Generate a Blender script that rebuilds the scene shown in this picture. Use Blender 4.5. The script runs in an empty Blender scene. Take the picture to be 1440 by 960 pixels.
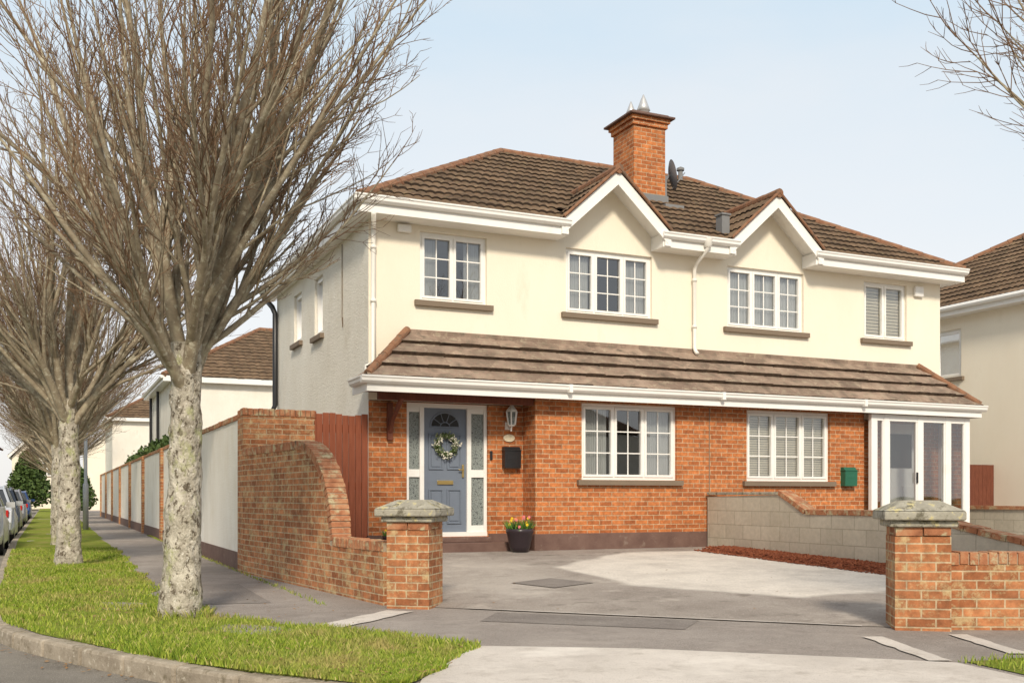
import bpy, bmesh, math, random
from mathutils import Vector, Matrix
random.seed(7)
R=random.random
def U(a,b): return a+(b-a)*random.random()
scene=bpy.context.scene
COL=scene.collection
GZ=-1.08      # pavement level (eye level is the datum)
RZ=-1.20      # road level
# ------------------------------------------------------------------ materials
def newmat(name):
    m=bpy.data.materials.new(name); m.use_nodes=True
    nt=m.node_tree; b=nt.nodes['Principled BSDF']; return m,nt,b
def nd(nt,t,**k):
    n=nt.nodes.new(t)
    for a,v in k.items():
        if a in n.inputs: n.inputs[a].default_value=v
        else: setattr(n,a,v)
    return n
def c4(c): return (c[0],c[1],c[2],1)
def ramp(nt,stops):
    r=nt.nodes.new('ShaderNodeValToRGB'); e=r.color_ramp.elements
    while len(e)<len(stops): e.new(.5)
    for i,(p,c) in enumerate(stops): e[i].position=p; e[i].color=c4(c)
    return r
def ocoord(nt):
    return nt.nodes.new('ShaderNodeTexCoord').outputs['Object']
def mixc(nt,fac,a,b,mode='MIX'):
    m=nt.nodes.new('ShaderNodeMix'); m.data_type='RGBA'; m.blend_type=mode
    for s,v in ((0,fac),(6,a),(7,b)):
        if hasattr(v,'links'): nt.links.new(v,m.inputs[s])
        else: m.inputs[s].default_value = v if s==0 else c4(v)
    return m.outputs[2]
def nmat(name,stops,scale=5,rough=.8,bump=.2,bscale=None,detail=6,metal=0,dist=.01,spots=None,stretch=None,spec=.3,attr=None):
    m,nt,b=newmat(name); co=ocoord(nt)
    if stretch:
        mp=nd(nt,'ShaderNodeMapping'); mp.inputs['Scale'].default_value=stretch; nt.links.new(co,mp.inputs[0]); co=mp.outputs[0]
    n=nd(nt,'ShaderNodeTexNoise',Scale=scale,Detail=detail,Roughness=.65); nt.links.new(co,n.inputs['Vector'])
    r=ramp(nt,stops); nt.links.new(n.outputs['Fac'],r.inputs[0]); col=r.outputs[0]
    def spot(col,sp):
        for (sc,lo,hi,c) in sp:
            n3=nd(nt,'ShaderNodeTexNoise',Scale=sc,Detail=5,Roughness=.7); nt.links.new(co,n3.inputs['Vector'])
            r3=ramp(nt,[(lo,(0,0,0)),(hi,(1,1,1))]); nt.links.new(n3.outputs['Fac'],r3.inputs[0])
            col=mixc(nt,r3.outputs[0],col,c)
        return col
    if spots: col=spot(col,spots)
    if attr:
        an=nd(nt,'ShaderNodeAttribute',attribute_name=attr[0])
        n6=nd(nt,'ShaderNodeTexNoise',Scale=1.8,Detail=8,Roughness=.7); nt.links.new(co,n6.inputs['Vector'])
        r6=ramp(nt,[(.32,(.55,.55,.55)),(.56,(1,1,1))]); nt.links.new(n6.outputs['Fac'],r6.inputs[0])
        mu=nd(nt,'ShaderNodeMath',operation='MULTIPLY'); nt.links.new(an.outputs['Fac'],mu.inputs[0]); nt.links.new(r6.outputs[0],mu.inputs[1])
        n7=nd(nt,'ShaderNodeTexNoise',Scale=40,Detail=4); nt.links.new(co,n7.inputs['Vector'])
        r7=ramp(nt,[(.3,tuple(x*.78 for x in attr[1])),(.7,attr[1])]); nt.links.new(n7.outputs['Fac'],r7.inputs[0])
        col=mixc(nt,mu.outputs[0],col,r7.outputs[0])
    nt.links.new(col,b.inputs['Base Color'])
    b.inputs['Roughness'].default_value=rough; b.inputs['Metallic'].default_value=metal
    b.inputs['Specular IOR Level'].default_value=spec
    if bump:
        n2=nd(nt,'ShaderNodeTexNoise',Scale=bscale or scale*8,Detail=4,Roughness=.6); nt.links.new(co,n2.inputs['Vector'])
        bp=nd(nt,'ShaderNodeBump',Strength=bump,Distance=dist); nt.links.new(n2.outputs['Fac'],bp.inputs['Height']); nt.links.new(bp.outputs[0],b.inputs['Normal'])
    return m
def plain(name,c,rough=.5,metal=0,spec=.4,var=.06):
    lo=tuple(x*(1-var) for x in c); hi=tuple(min(1,x*(1+var)) for x in c)
    return nmat(name,[(.3,lo),(.7,hi)],scale=3,rough=rough,bump=0,metal=metal,spec=spec)
def brickmat(name,c1,c2,mort,w=.225,h=.075,ms=.007,stain=(.16,.08,.05),sf=.35,lichen=None,bump=.6,lo_=.56,nv=(.68,1.18)):
    m,nt,b=newmat(name); co=ocoord(nt)
    s=nd(nt,'ShaderNodeSeparateXYZ'); nt.links.new(co,s.inputs[0])
    a=nd(nt,'ShaderNodeMath',operation='ADD'); nt.links.new(s.outputs[0],a.inputs[0]); nt.links.new(s.outputs[1],a.inputs[1])
    cb=nd(nt,'ShaderNodeCombineXYZ'); nt.links.new(a.outputs[0],cb.inputs[0]); nt.links.new(s.outputs[2],cb.inputs[1])
    wn=nd(nt,'ShaderNodeTexNoise',Scale=30,Detail=2); nt.links.new(co,wn.inputs['Vector'])
    va=nd(nt,'ShaderNodeVectorMath',operation='MULTIPLY_ADD'); nt.links.new(wn.outputs['Color'],va.inputs[0]); va.inputs[1].default_value=(.006,.006,0); nt.links.new(cb.outputs[0],va.inputs[2])
    br=nd(nt,'ShaderNodeTexBrick',Scale=1.0); br.inputs['Mortar Size'].default_value=ms; br.inputs['Mortar Smooth'].default_value=.2
    br.inputs['Brick Width'].default_value=w; br.inputs['Row Height'].default_value=h; br.inputs['Bias'].default_value=-.1
    br.inputs['Color1'].default_value=c4(c1); br.inputs['Color2'].default_value=c4(c2); br.inputs['Mortar'].default_value=c4(mort)
    nt.links.new(va.outputs[0],br.inputs['Vector'])
    n=nd(nt,'ShaderNodeTexNoise',Scale=2.2,Detail=7,Roughness=.7); nt.links.new(co,n.inputs['Vector'])
    r=ramp(nt,[(.45,(0,0,0)),(.75,(1,1,1))]); nt.links.new(n.outputs['Fac'],r.inputs[0])
    mm=nd(nt,'ShaderNodeMath',operation='MULTIPLY'); nt.links.new(r.outputs[0],mm.inputs[0]); mm.inputs[1].default_value=sf
    col=mixc(nt,mm.outputs[0],br.outputs['Color'],stain)
    n4=nd(nt,'ShaderNodeTexNoise',Scale=14,Detail=4,Roughness=.7); nt.links.new(co,n4.inputs['Vector'])
    r4=ramp(nt,[(.35,(nv[0],nv[0]*.98,nv[0]*.95)),(.65,(nv[1],nv[1]*.97,nv[1]*.94))]); nt.links.new(n4.outputs['Fac'],r4.inputs[0])
    col=mixc(nt,1.0,col,r4.outputs[0],'MULTIPLY')
    if lichen:
        n5=nd(nt,'ShaderNodeTexNoise',Scale=6,Detail=9,Roughness=.8); nt.links.new(co,n5.inputs['Vector'])
        r5=ramp(nt,[(lo_,(0,0,0)),(lo_+.12,(.7,.7,.7))]); nt.links.new(n5.outputs['Fac'],r5.inputs[0])
        col=mixc(nt,r5.outputs[0],col,lichen)
    nt.links.new(col,b.inputs['Base Color']); b.inputs['Roughness'].default_value=.85; b.inputs['Specular IOR Level'].default_value=.2
    iv=nd(nt,'ShaderNodeMath',operation='SUBTRACT'); iv.inputs[0].default_value=1; nt.links.new(br.outputs['Fac'],iv.inputs[1])
    ad=nd(nt,'ShaderNodeMath',operation='MULTIPLY_ADD'); nt.links.new(n4.outputs['Fac'],ad.inputs[0]); ad.inputs[1].default_value=.4 if nv[0]<.8 else .1; nt.links.new(iv.outputs[0],ad.inputs[2])
    bp=nd(nt,'ShaderNodeBump',Strength=bump,Distance=.01); nt.links.new(ad.outputs[0],bp.inputs['Height']); nt.links.new(bp.outputs[0],b.inputs['Normal'])
    return m
def tilemat(name,a,bc,c,lich,vs=3.3,moss=(.03,.028,.02),mf=.7,lf=.65,ll=.54):
    m,nt,b=newmat(name); co=ocoord(nt)
    n=nd(nt,'ShaderNodeTexNoise',Scale=2.0,Detail=8,Roughness=.7); nt.links.new(co,n.inputs['Vector'])
    r=ramp(nt,[(.3,a),(.5,bc),(.7,c)]); nt.links.new(n.outputs['Fac'],r.inputs[0])
    v=nd(nt,'ShaderNodeTexVoronoi',Scale=vs); nt.links.new(co,v.inputs['Vector'])
    s=nd(nt,'ShaderNodeSeparateColor'); nt.links.new(v.outputs['Color'],s.inputs[0])
    mr=nd(nt,'ShaderNodeMapRange'); nt.links.new(s.outputs[0],mr.inputs[0]); mr.inputs[3].default_value=.75; mr.inputs[4].default_value=1.15
    cc=nd(nt,'ShaderNodeCombineColor'); [nt.links.new(mr.outputs[0],cc.inputs[i]) for i in range(3)]
    col=mixc(nt,1.0,r.outputs[0],cc.outputs[0],'MULTIPLY')
    for sc,lo,hi,cl,f in ((11,ll,ll+.10,lich,lf),(5.5,.50,.66,moss,mf)):
        n5=nd(nt,'ShaderNodeTexNoise',Scale=sc,Detail=9,Roughness=.8); nt.links.new(co,n5.inputs['Vector'])
        r5=ramp(nt,[(lo,(0,0,0)),(hi,(f,f,f))]); nt.links.new(n5.outputs['Fac'],r5.inputs[0]); col=mixc(nt,r5.outputs[0],col,cl)
    nt.links.new(col,b.inputs['Base Color']); b.inputs['Roughness'].default_value=.85; b.inputs['Specular IOR Level'].default_value=.25
    n2=nd(nt,'ShaderNodeTexNoise',Scale=50,Detail=4); nt.links.new(co,n2.inputs['Vector'])
    bp=nd(nt,'ShaderNodeBump',Strength=.5,Distance=.01); nt.links.new(n2.outputs['Fac'],bp.inputs['Height']); nt.links.new(bp.outputs[0],b.inputs['Normal'])
    return m
M={}
M['cream']=nmat('cream_render',[(.3,(.81,.735,.60)),(.7,(.86,.795,.665))],scale=1.1,rough=.9,bump=.3,bscale=70,spots=[(2.2,.58,.85,(.72,.64,.50)),(.5,.5,.75,(.85,.77,.63))],stretch=(1,1,.35),spec=.15)
M['dash']=nmat('roughcast_render',[(.3,(.80,.75,.65)),(.7,(.88,.84,.75))],scale=2,rough=.95,bump=1,bscale=45,dist=.025,spots=[(1.6,.58,.8,(.70,.64,.53))],spec=.1,stretch=(1,1,.6))
M['white']=nmat('white_upvc',[(.3,(.82,.80,.76)),(.7,(.87,.86,.82))],scale=2,rough=.35,bump=0,spots=[(1.2,.58,.85,(.72,.68,.58))])
M['sill']=plain('sill_paint',(.20,.15,.105),.7)
M['plinth']=nmat('plinth_paint',[(.3,(.12,.068,.055)),(.7,(.18,.11,.088))],scale=4,rough=.7,bump=.3,spots=[(7,.6,.75,(.26,.20,.16))])
M['brick']=brickmat('house_brick',(.57,.205,.072),(.36,.115,.043),(.54,.38,.24),sf=.3)
M['gbrick']=brickmat('garden_brick',(.52,.225,.10),(.29,.105,.045),(.52,.41,.27),lichen=(.56,.46,.25),sf=.55,lo_=.51)
M['bonebrick']=nmat('coping_brick',[(.3,(.22,.085,.04)),(.5,(.40,.165,.08)),(.7,(.50,.28,.15))],scale=7,rough=.85,bump=.5,spots=[(9,.51,.64,(.48,.41,.25)),(5,.6,.72,(.14,.09,.06))])
M['mortar']=nmat('mortar',[(.3,(.34,.27,.19)),(.7,(.46,.38,.28))],scale=12,rough=.95,bump=.3)
M['block']=brickmat('concrete_block',(.56,.52,.43),(.49,.45,.37),(.38,.35,.28),w=.45,h=.225,ms=.007,stain=(.38,.34,.25),sf=.45,lichen=(.60,.57,.47),bump=.25,nv=(.9,1.04),lo_=.58)
M['stone']=nmat('cast_stone',[(.3,(.26,.24,.19)),(.55,(.40,.375,.305)),(.75,(.52,.485,.40))],scale=8,rough=.9,bump=.6,spots=[(9,.51,.61,(.15,.135,.095)),(16,.56,.65,(.54,.47,.24))])
M['tile']=tilemat('roof_tile',(.095,.06,.036),(.155,.098,.058),(.21,.138,.084),(.34,.26,.12),mf=.55)
M['tiled']=plain('tile_butt_dark',(.045,.03,.02),.9)  # dark colour for the riser and eave-edge faces of the tile courses
M['ptile']=tilemat('porch_tile',(.20,.14,.105),(.28,.20,.15),(.37,.275,.21),(.50,.42,.30),vs=2.5,moss=(.07,.052,.04),mf=.9,lf=.8,ll=.51)
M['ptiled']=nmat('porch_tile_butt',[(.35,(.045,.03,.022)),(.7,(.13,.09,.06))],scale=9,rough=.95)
M['ridge']=nmat('ridge_tile',[(.3,(.20,.09,.05)),(.7,(.30,.16,.09))],scale=8,rough=.85,bump=.4,spots=[(9,.52,.66,(.14,.10,.07))])
M['door']=plain('door_paint',(.165,.195,.245),.4)
M['brass']=plain('brass',(.75,.55,.22),.3,1)
M['black']=plain('black_metal',(.02,.02,.022),.35)
M['green']=plain('green_metal',(.02,.12,.07),.4)
M['lead']=plain('lead_flashing',(.20,.20,.20),.6)
M['timberB']=nmat('dark_timber',[(.3,(.12,.035,.02)),(.7,(.2,.065,.035))],scale=6,rough=.6,bump=.2,stretch=(6,6,1))
M['gate']=nmat('gate_timber',[(.3,(.27,.075,.035)),(.7,(.38,.12,.06))],scale=5,rough=.7,bump=.3,stretch=(8,8,.6))
M['curtain']=nmat('voile_curtain',[(.35,(.66,.65,.62)),(.65,(.86,.85,.82))],scale=6,rough=.95,bump=0,stretch=(3,3,.15))
M['blind']=plain('blind_slat',(.86,.77,.60),.6)
M['frost']=nmat('patterned_glass',[(.42,(.08,.09,.09)),(.5,(.30,.33,.31)),(.62,(.14,.16,.16))],scale=34,rough=.2,bump=.4,bscale=40)
M['pipe']=plain('white_pipe',(.80,.77,.70),.4)
M['asphalt']=nmat('road_asphalt',[(.3,(.165,.148,.125)),(.7,(.26,.235,.20))],scale=1.5,rough=.95,bump=.8,bscale=120,spots=[(90,.56,.64,(.42,.38,.34)),(.8,.5,.7,(.29,.26,.21))],spec=.1)
M['path']=nmat('path_tarmac',[(.3,(.25,.216,.192)),(.7,(.36,.318,.285))],scale=1.1,rough=.95,bump=.8,bscale=140,spots=[(110,.56,.63,(.54,.49,.44)),(70,.58,.66,(.14,.12,.105)),(2.3,.52,.75,(.41,.36,.32)),(.7,.55,.7,(.25,.215,.19))],spec=.1)
M['patch']=nmat('tarmac_patch',[(.3,(.19,.165,.15)),(.7,(.27,.24,.215))],scale=2,rough=.95,bump=.8,bscale=140,spots=[(100,.56,.63,(.44,.40,.36))],spec=.1)
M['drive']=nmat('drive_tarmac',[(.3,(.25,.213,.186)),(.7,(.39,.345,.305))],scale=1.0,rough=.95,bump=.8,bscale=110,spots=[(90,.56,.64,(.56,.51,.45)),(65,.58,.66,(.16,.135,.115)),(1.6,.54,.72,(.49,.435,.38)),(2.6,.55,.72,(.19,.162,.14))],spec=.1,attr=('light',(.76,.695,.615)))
M['conc']=nmat('worn_concrete',[(.3,(.50,.45,.40)),(.7,(.70,.64,.575))],scale=2.0,rough=.95,bump=.6,bscale=90,spots=[(4,.50,.72,(.42,.37,.32)),(80,.58,.66,(.32,.28,.24)),(1.1,.52,.7,(.72,.665,.60))],spec=.1)
M['kerb']=nmat('kerb_concrete',[(.3,(.23,.19,.14)),(.7,(.42,.36,.28))],scale=5,rough=.95,bump=.6,spots=[(9,.53,.68,(.17,.14,.09)),(20,.58,.68,(.50,.45,.36))])
M['soil']=nmat('verge_turf',[(.3,(.15,.20,.03)),(.5,(.24,.28,.045)),(.7,(.34,.29,.10))],scale=1.4,rough=1,bump=.9,bscale=60,dist=.03,spots=[(1.1,.58,.72,(.32,.23,.13)),(14,.5,.7,(.17,.23,.03))],spec=.05)
M['land']=nmat('land',[(.3,(.07,.09,.03)),(.7,(.12,.14,.05))],scale=.2,rough=1,bump=0,spec=.05)
M['mulch']=nmat('bark_mulch',[(.3,(.10,.03,.018)),(.5,(.26,.075,.035)),(.7,(.38,.14,.06))],scale=30,rough=.95,bump=.8,bscale=60,dist=.03)
M['bark']=nmat('tree_bark',[(.30,(.22,.19,.145)),(.46,(.42,.375,.30)),(.64,(.60,.55,.45))],scale=7,rough=.95,bump=1,bscale=22,dist=.04,spots=[(19,.53,.60,(.13,.105,.075)),(5,.54,.66,(.38,.38,.20)),(34,.58,.66,(.70,.66,.57))],stretch=(1,1,.7),spec=.1)
M['limb']=nmat('limb_bark',[(.3,(.20,.16,.11)),(.55,(.33,.275,.195)),(.75,(.47,.42,.29))],scale=9,rough=.9,bump=.7,bscale=40,spec=.15,spots=[(15,.54,.64,(.50,.46,.35))])
M['twig']=nmat('twig_bark',[(.35,(.14,.085,.055)),(.65,(.28,.18,.105))],scale=.8,rough=.8,bump=0,spec=.2)
M['leaf']=nmat('hedge_leaf',[(.3,(.03,.06,.015)),(.7,(.10,.15,.035))],scale=4,rough=.7,bump=0)
M['dead']=nmat('fallen_leaf',[(.3,(.16,.08,.035)),(.7,(.36,.22,.10))],scale=9,rough=.8,bump=0)
M['rubber']=plain('tyre_rubber',(.025,.025,.025),.8)
M['alloy']=plain('alloy_wheel',(.5,.5,.52),.35,.8)
M['redlens']=plain('red_lens',(.45,.02,.015),.25)
M['terra']=plain('pot_glaze',(.035,.025,.03),.3)
def glassm():
    m,nt,b=newmat('window_glass'); nt.nodes.remove(b); out=nt.nodes['Material Output']
    t=nd(nt,'ShaderNodeBsdfTransparent'); t.inputs[0].default_value=(.88,.91,.92,1)
    g=nd(nt,'ShaderNodeBsdfGlossy'); g.inputs['Roughness'].default_value=.015; g.inputs[0].default_value=(.95,.97,1,1)
    co=ocoord(nt); n=nd(nt,'ShaderNodeTexNoise',Scale=1.3,Detail=1); nt.links.new(co,n.inputs['Vector'])
    bp=nd(nt,'ShaderNodeBump',Strength=.12,Distance=.02); nt.links.new(n.outputs['Fac'],bp.inputs['Height']); nt.links.new(bp.outputs[0],g.inputs['Normal'])
    f=nd(nt,'ShaderNodeFresnel',IOR=1.5); a=nd(nt,'ShaderNodeMath',operation='MULTIPLY_ADD'); nt.links.new(f.outputs[0],a.inputs[0]); a.inputs[1].default_value=1.8; a.inputs[2].default_value=.08
    x=nd(nt,'ShaderNodeMixShader'); nt.links.new(a.outputs[0],x.inputs[0]); nt.links.new(t.outputs[0],x.inputs[1]); nt.links.new(g.outputs[0],x.inputs[2]); nt.links.new(x.outputs[0],out.inputs[0])
    return m
M['glass']=glassm()
M['darkglass']=plain('dark_glass',(.03,.035,.04),.05,spec=.8)
def grassm():
    m,nt,b=newmat('grass_blade'); g=nd(nt,'ShaderNodeNewGeometry')
    r=ramp(nt,[(0,(.11,.18,.02)),(.5,(.24,.32,.035)),(.85,(.35,.40,.06)),(1,(.50,.42,.18))]); nt.links.new(g.outputs['Random Per Island'],r.inputs[0])
    co=ocoord(nt); n=nd(nt,'ShaderNodeTexNoise',Scale=1.3,Detail=6,Roughness=.75); nt.links.new(co,n.inputs['Vector'])
    r2=ramp(nt,[(.50,(0,0,0)),(.66,(.8,.8,.8))]); nt.links.new(n.outputs['Fac'],r2.inputs[0])
    nt.links.new(mixc(nt,r2.outputs[0],r.outputs[0],(.40,.31,.13)),b.inputs['Base Color']); b.inputs['Roughness'].default_value=.7; b.inputs['Specular IOR Level'].default_value=.15
    return m
M['grass']=grassm()
# ------------------------------------------------------------------ mesh helpers
def empty(name,loc=(0,0,0),rot=0):
    e=bpy.data.objects.new(name,None); e.location=loc; e.rotation_euler=(0,0,rot); COL.objects.link(e); return e
class Acc:
    def __init__(s,name,mats,parent=None):
        s.name=name; s.mats=mats if isinstance(mats,(list,tuple)) else [mats]; s.p=parent; s.v=[]; s.f=[]; s.mi=[]
    def add(s,vs,fs,mi=0):
        o=len(s.v); s.v.extend([tuple(q) for q in vs]); s.f.extend([tuple(i+o for i in f) for f in fs]); s.mi.extend(mi if isinstance(mi,list) else [mi]*len(fs))
    def box(s,x0,x1,y0,y1,z0,z1,mi=0):
        s.add([(x0,y0,z0),(x1,y0,z0),(x1,y1,z0),(x0,y1,z0),(x0,y0,z1),(x1,y0,z1),(x1,y1,z1),(x0,y1,z1)],
              [(0,3,2,1),(4,5,6,7),(0,1,5,4),(1,2,6,5),(2,3,7,6),(3,0,4,7)],mi)
    def mbox(s,m,a0,a1,z0,z1,d0,d1,mi=0):
        s.add([m(a0,z0,d0),m(a1,z0,d0),m(a1,z0,d1),m(a0,z0,d1),m(a0,z1,d0),m(a1,z1,d0),m(a1,z1,d1),m(a0,z1,d1)],
              [(0,3,2,1),(4,5,6,7),(0,1,5,4),(1,2,6,5),(2,3,7,6),(3,0,4,7)],mi)
    def poly(s,pts,mi=0): s.add(pts,[tuple(range(len(pts)))],mi)
    def obox(s,c,ax,ay,az,mi=0):
        c=Vector(c); P=[]
        for k in (-1,1):
            for (i,j) in ((-1,-1),(1,-1),(1,1),(-1,1)): P.append(c+ax*i+ay*j+az*k)
        s.add(P,[(0,3,2,1),(4,5,6,7),(0,1,5,4),(1,2,6,5),(2,3,7,6),(3,0,4,7)],mi)
    def prism(s,pts,off,mi=0):
        n=len(pts); off=Vector(off); P=[Vector(p) for p in pts]; Q=[p+off for p in P]
        s.add(P+Q,[tuple(range(n))[::-1],tuple(range(n,2*n))]+[(i,(i+1)%n,n+(i+1)%n,n+i) for i in range(n)],mi)
    def tube(s,pts,rad,n=8,mi=0,cap=True):
        P=[Vector(p) for p in pts]; k=len(P); vs=[]
        ref=Vector((0.31,.95,.02))
        for i in range(k):
            t=(P[min(i+1,k-1)]-P[max(i-1,0)]); 
            if t.length<1e-9: t=Vector((0,0,1))
            t.normalize(); a=t.cross(ref)
            if a.length<.1: a=t.cross(Vector((1,0,0)))
            a.normalize(); b=t.cross(a); r=rad[i] if isinstance(rad,(list,tuple)) else rad
            for j in range(n):
                w=2*math.pi*j/n; vs.append(P[i]+a*(r*math.cos(w))+b*(r*math.sin(w)))
        fs=[(i*n+j,i*n+(j+1)%n,(i+1)*n+(j+1)%n,(i+1)*n+j) for i in range(k-1) for j in range(n)]
        if cap: fs+= [tuple(range(n))[::-1],tuple((k-1)*n+j for j in range(n))]
        s.add(vs,fs,mi)
    def lathe(s,c,prof,n=16,mi=0):
        vs=[];k=len(prof)
        for r,z in prof:
            for j in range(n):
                w=2*math.pi*j/n; vs.append((c[0]+r*math.cos(w),c[1]+r*math.sin(w),c[2]+z))
        fs=[(i*n+j,i*n+(j+1)%n,(i+1)*n+(j+1)%n,(i+1)*n+j) for i in range(k-1) for j in range(n)]
        s.add(vs,fs,mi)
    def done(s,smooth=False,bevel=0,loc=None,rot=None,mesh_only=False):
        me=bpy.data.meshes.new(s.name); me.from_pydata(s.v,[],s.f)
        for m in s.mats: me.materials.append(m)
        me.polygons.foreach_set('material_index',s.mi)
        if smooth: me.polygons.foreach_set('use_smooth',[True]*len(s.f))
        me.update()
        if mesh_only: return me
        o=bpy.data.objects.new(s.name,me); COL.objects.link(o)
        if s.p: o.parent=s.p
        if loc: o.location=loc
        if rot is not None: o.rotation_euler=(0,0,rot)
        if bevel:
            b=o.modifiers.new('b','BEVEL'); b.width=bevel; b.segments=2; b.limit_method='ANGLE'
        return o
def wall(acc,m,a0,a1,z0,z1,ops=[],depth=.1,mi=0):
    A=sorted(set([a0,a1]+[x for o in ops for x in o[:2]])); Z=sorted(set([z0,z1]+[x for o in ops for x in o[2:4]]))
    for i in range(len(A)-1):
        for j in range(len(Z)-1):
            ca=(A[i]+A[i+1])/2; cz=(Z[j]+Z[j+1])/2
            if any(o[0]<ca<o[1] and o[2]<cz<o[3] for o in ops): continue
            acc.poly([m(A[i],Z[j],0),m(A[i+1],Z[j],0),m(A[i+1],Z[j+1],0),m(A[i],Z[j+1],0)],mi)
    for (p,q,r,t) in [o[:4] for o in ops]:
        acc.poly([m(p,r,0),m(p,t,0),m(p,t,depth),m(p,r,depth)],mi); acc.poly([m(q,r,0),m(q,r,depth),m(q,t,depth),m(q,t,0)],mi)
        acc.poly([m(p,t,0),m(q,t,0),m(q,t,depth),m(p,t,depth)],mi); acc.poly([m(p,r,0),m(p,r,depth),m(q,r,depth),m(q,r,0)],mi)
def plY(y): return lambda a,z,d:(a,y+d,z)
def plX(x): return lambda a,z,d:(x+d,a,z)
class Win:
    def __init__(s,parent,pre=''):
        s.f=Acc(pre+'window_frames',M['white'],parent); s.g=Acc(pre+'window_glass',M['glass'],parent)
        s.s=Acc(pre+'window_sills',M['sill'],parent); s.c=Acc(pre+'curtains',M['curtain'],parent); s.b=Acc(pre+'blinds',M['blind'],parent)
    def win(s,m,a0,a1,z0,z1,lights,cols=2,rows=3,mode='voile',sill=True):
        F=s.f; B=.05; d0,d1=.055,.13
        F.mbox(m,a0,a1,z1-B,z1,d0,d1); F.mbox(m,a0,a1,z0,z0+B,d0,d1); F.mbox(m,a0,a0+B,z0+B,z1-B,d0,d1); F.mbox(m,a1-B,a1,z0+B,z1-B,d0,d1)
        tot=sum(lights); w=a1-a0-2*B; x=a0+B; mul=.03
        for i,l in enumerate(lights):
            xe=x+w*l/tot
            if i<len(lights)-1: F.mbox(m,xe-mul/2,xe+mul/2,z0+B,z1-B,d0,d1)
            p=x+(mul/2 if i else 0); q=xe-(mul/2 if i<len(lights)-1 else 0); r=z0+B; t=z1-B; S=.038; e0=.04;e1=.11
            F.mbox(m,p,q,t-S,t,e0,e1); F.mbox(m,p,q,r,r+S,e0,e1); F.mbox(m,p,p+S,r+S,t-S,e0,e1); F.mbox(m,q-S,q,r+S,t-S,e0,e1)
            s.g.poly([m(p+S,r+S,.085),m(q-S,r+S,.085),m(q-S,t-S,.085),m(p+S,t-S,.085)])
            for k in range(1,cols):
                c=p+S+(q-p-2*S)*k/cols; F.mbox(m,c-.009,c+.009,r+S,t-S,.076,.083)
            for k in range(1,rows):
                c=r+S+(t-r-2*S)*k/rows; F.mbox(m,p+S,q-S,c-.009,c+.009,.0745,.0755+.007)
            x=xe
        if mode in('voile','full'):
            n=60; W=a1-a0
            for (u0,u1) in (((.02,.30),(.70,.98)) if mode=='voile' else ((0.02,.5),(.5,.98))):
                for k in range(n):
                    b0=a0+W*(u0+(u1-u0)*k/n); b1=a0+W*(u0+(u1-u0)*(k+1)/n)
                    s.c.poly([m(b0,z0+.03,.155+.02*math.sin(k*1.3)),m(b1,z0+.03,.155+.02*math.sin((k+1)*1.3)),m(b1,z1-.02,.155+.02*math.sin((k+1)*1.3)),m(b0,z1-.02,.155+.02*math.sin(k*1.3))])
        if mode in('blind','shutter'):
            p_=.042 if mode=='blind' else .062; z=z0+.02
            while z<z1-p_:
                s.b.add([m(a0+.02,z,.138),m(a1-.02,z,.138),m(a1-.02,z+p_*.86,.150),m(a0+.02,z+p_*.86,.150)],[(0,1,2,3)]); z+=p_
        if sill: s.s.mbox(m,a0-.09,a1+.09,z0-.085,z0-.002,-.07,.07)
    def done(s):
        for a in (s.f,s.g,s.s,s.c,s.b):
            if a.f: a.done()
def tiled(acc,O,e,up,L,S,gauge=.32,tw=.30,amp=.022,step=.03,clips=[],kill=None,per=6,groove=.008):
    O=Vector(O); e=Vector(e).normalized(); up=Vector(up).normalized(); n=e.cross(up).normalized()
    if n.z<0: n=-n
    cols=max(2,int(L/tw*per)); rows=max(1,round(S/gauge)); g=S/rows
    bm=bmesh.new(); grid=[]
    rnd={}
    for i in range(rows):
        for (b,h) in ((i*g,step),((i+1)*g,0)):
            row=[]
            for c in range(cols+1):
                a=L*c/cols; k=(int(a/tw+.001),i)
                if k not in rnd: rnd[k]=U(-.005,.005)
                ph=(a/tw)%1
                prof=abs(math.sin(math.pi*ph*2))**.8*amp if amp else (-groove if ph<.09 else 0)
                row.append(bm.verts.new(O+e*a+up*(b+(rnd[k]*1.5 if h else 0))+n*(h+prof+rnd[k])))
            grid.append(row)
    for r in range(len(grid)-1):
        for c in range(cols): 
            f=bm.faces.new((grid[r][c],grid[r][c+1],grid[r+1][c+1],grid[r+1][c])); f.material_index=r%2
    for c in range(cols):
        a,b=grid[0][c],grid[0][c+1]
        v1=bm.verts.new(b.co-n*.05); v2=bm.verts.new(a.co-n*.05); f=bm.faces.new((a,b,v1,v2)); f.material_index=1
    for (p,nn) in clips:
        bmesh.ops.bisect_plane(bm,geom=bm.verts[:]+bm.edges[:]+bm.faces[:],plane_co=Vector(p),plane_no=Vector(nn),clear_outer=True)
    if kill:
        bmesh.ops.delete(bm,geom=[f for f in bm.faces if kill(f.calc_center_median())],context='FACES')
    bm.verts.ensure_lookup_table(); bm.verts.index_update()
    acc.add([v.co[:] for v in bm.verts],[tuple(v.index for v in f.verts) for f in bm.faces],[f.material_index for f in bm.faces]); bm.free()
def ridge_line(acc,p,q,r=.10,seg=.42):
    p=Vector(p);q=Vector(q);L=(q-p).length;n=max(1,round(L/seg));d=(q-p)/n
    for i in range(n):
        a=p+d*i;b=p+d*(i+1)*1.0
        acc.tube([a,a+(b-a)*.93,b+d*.04],[r*1.06,r*.98,r*.93],n=10)
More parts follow.
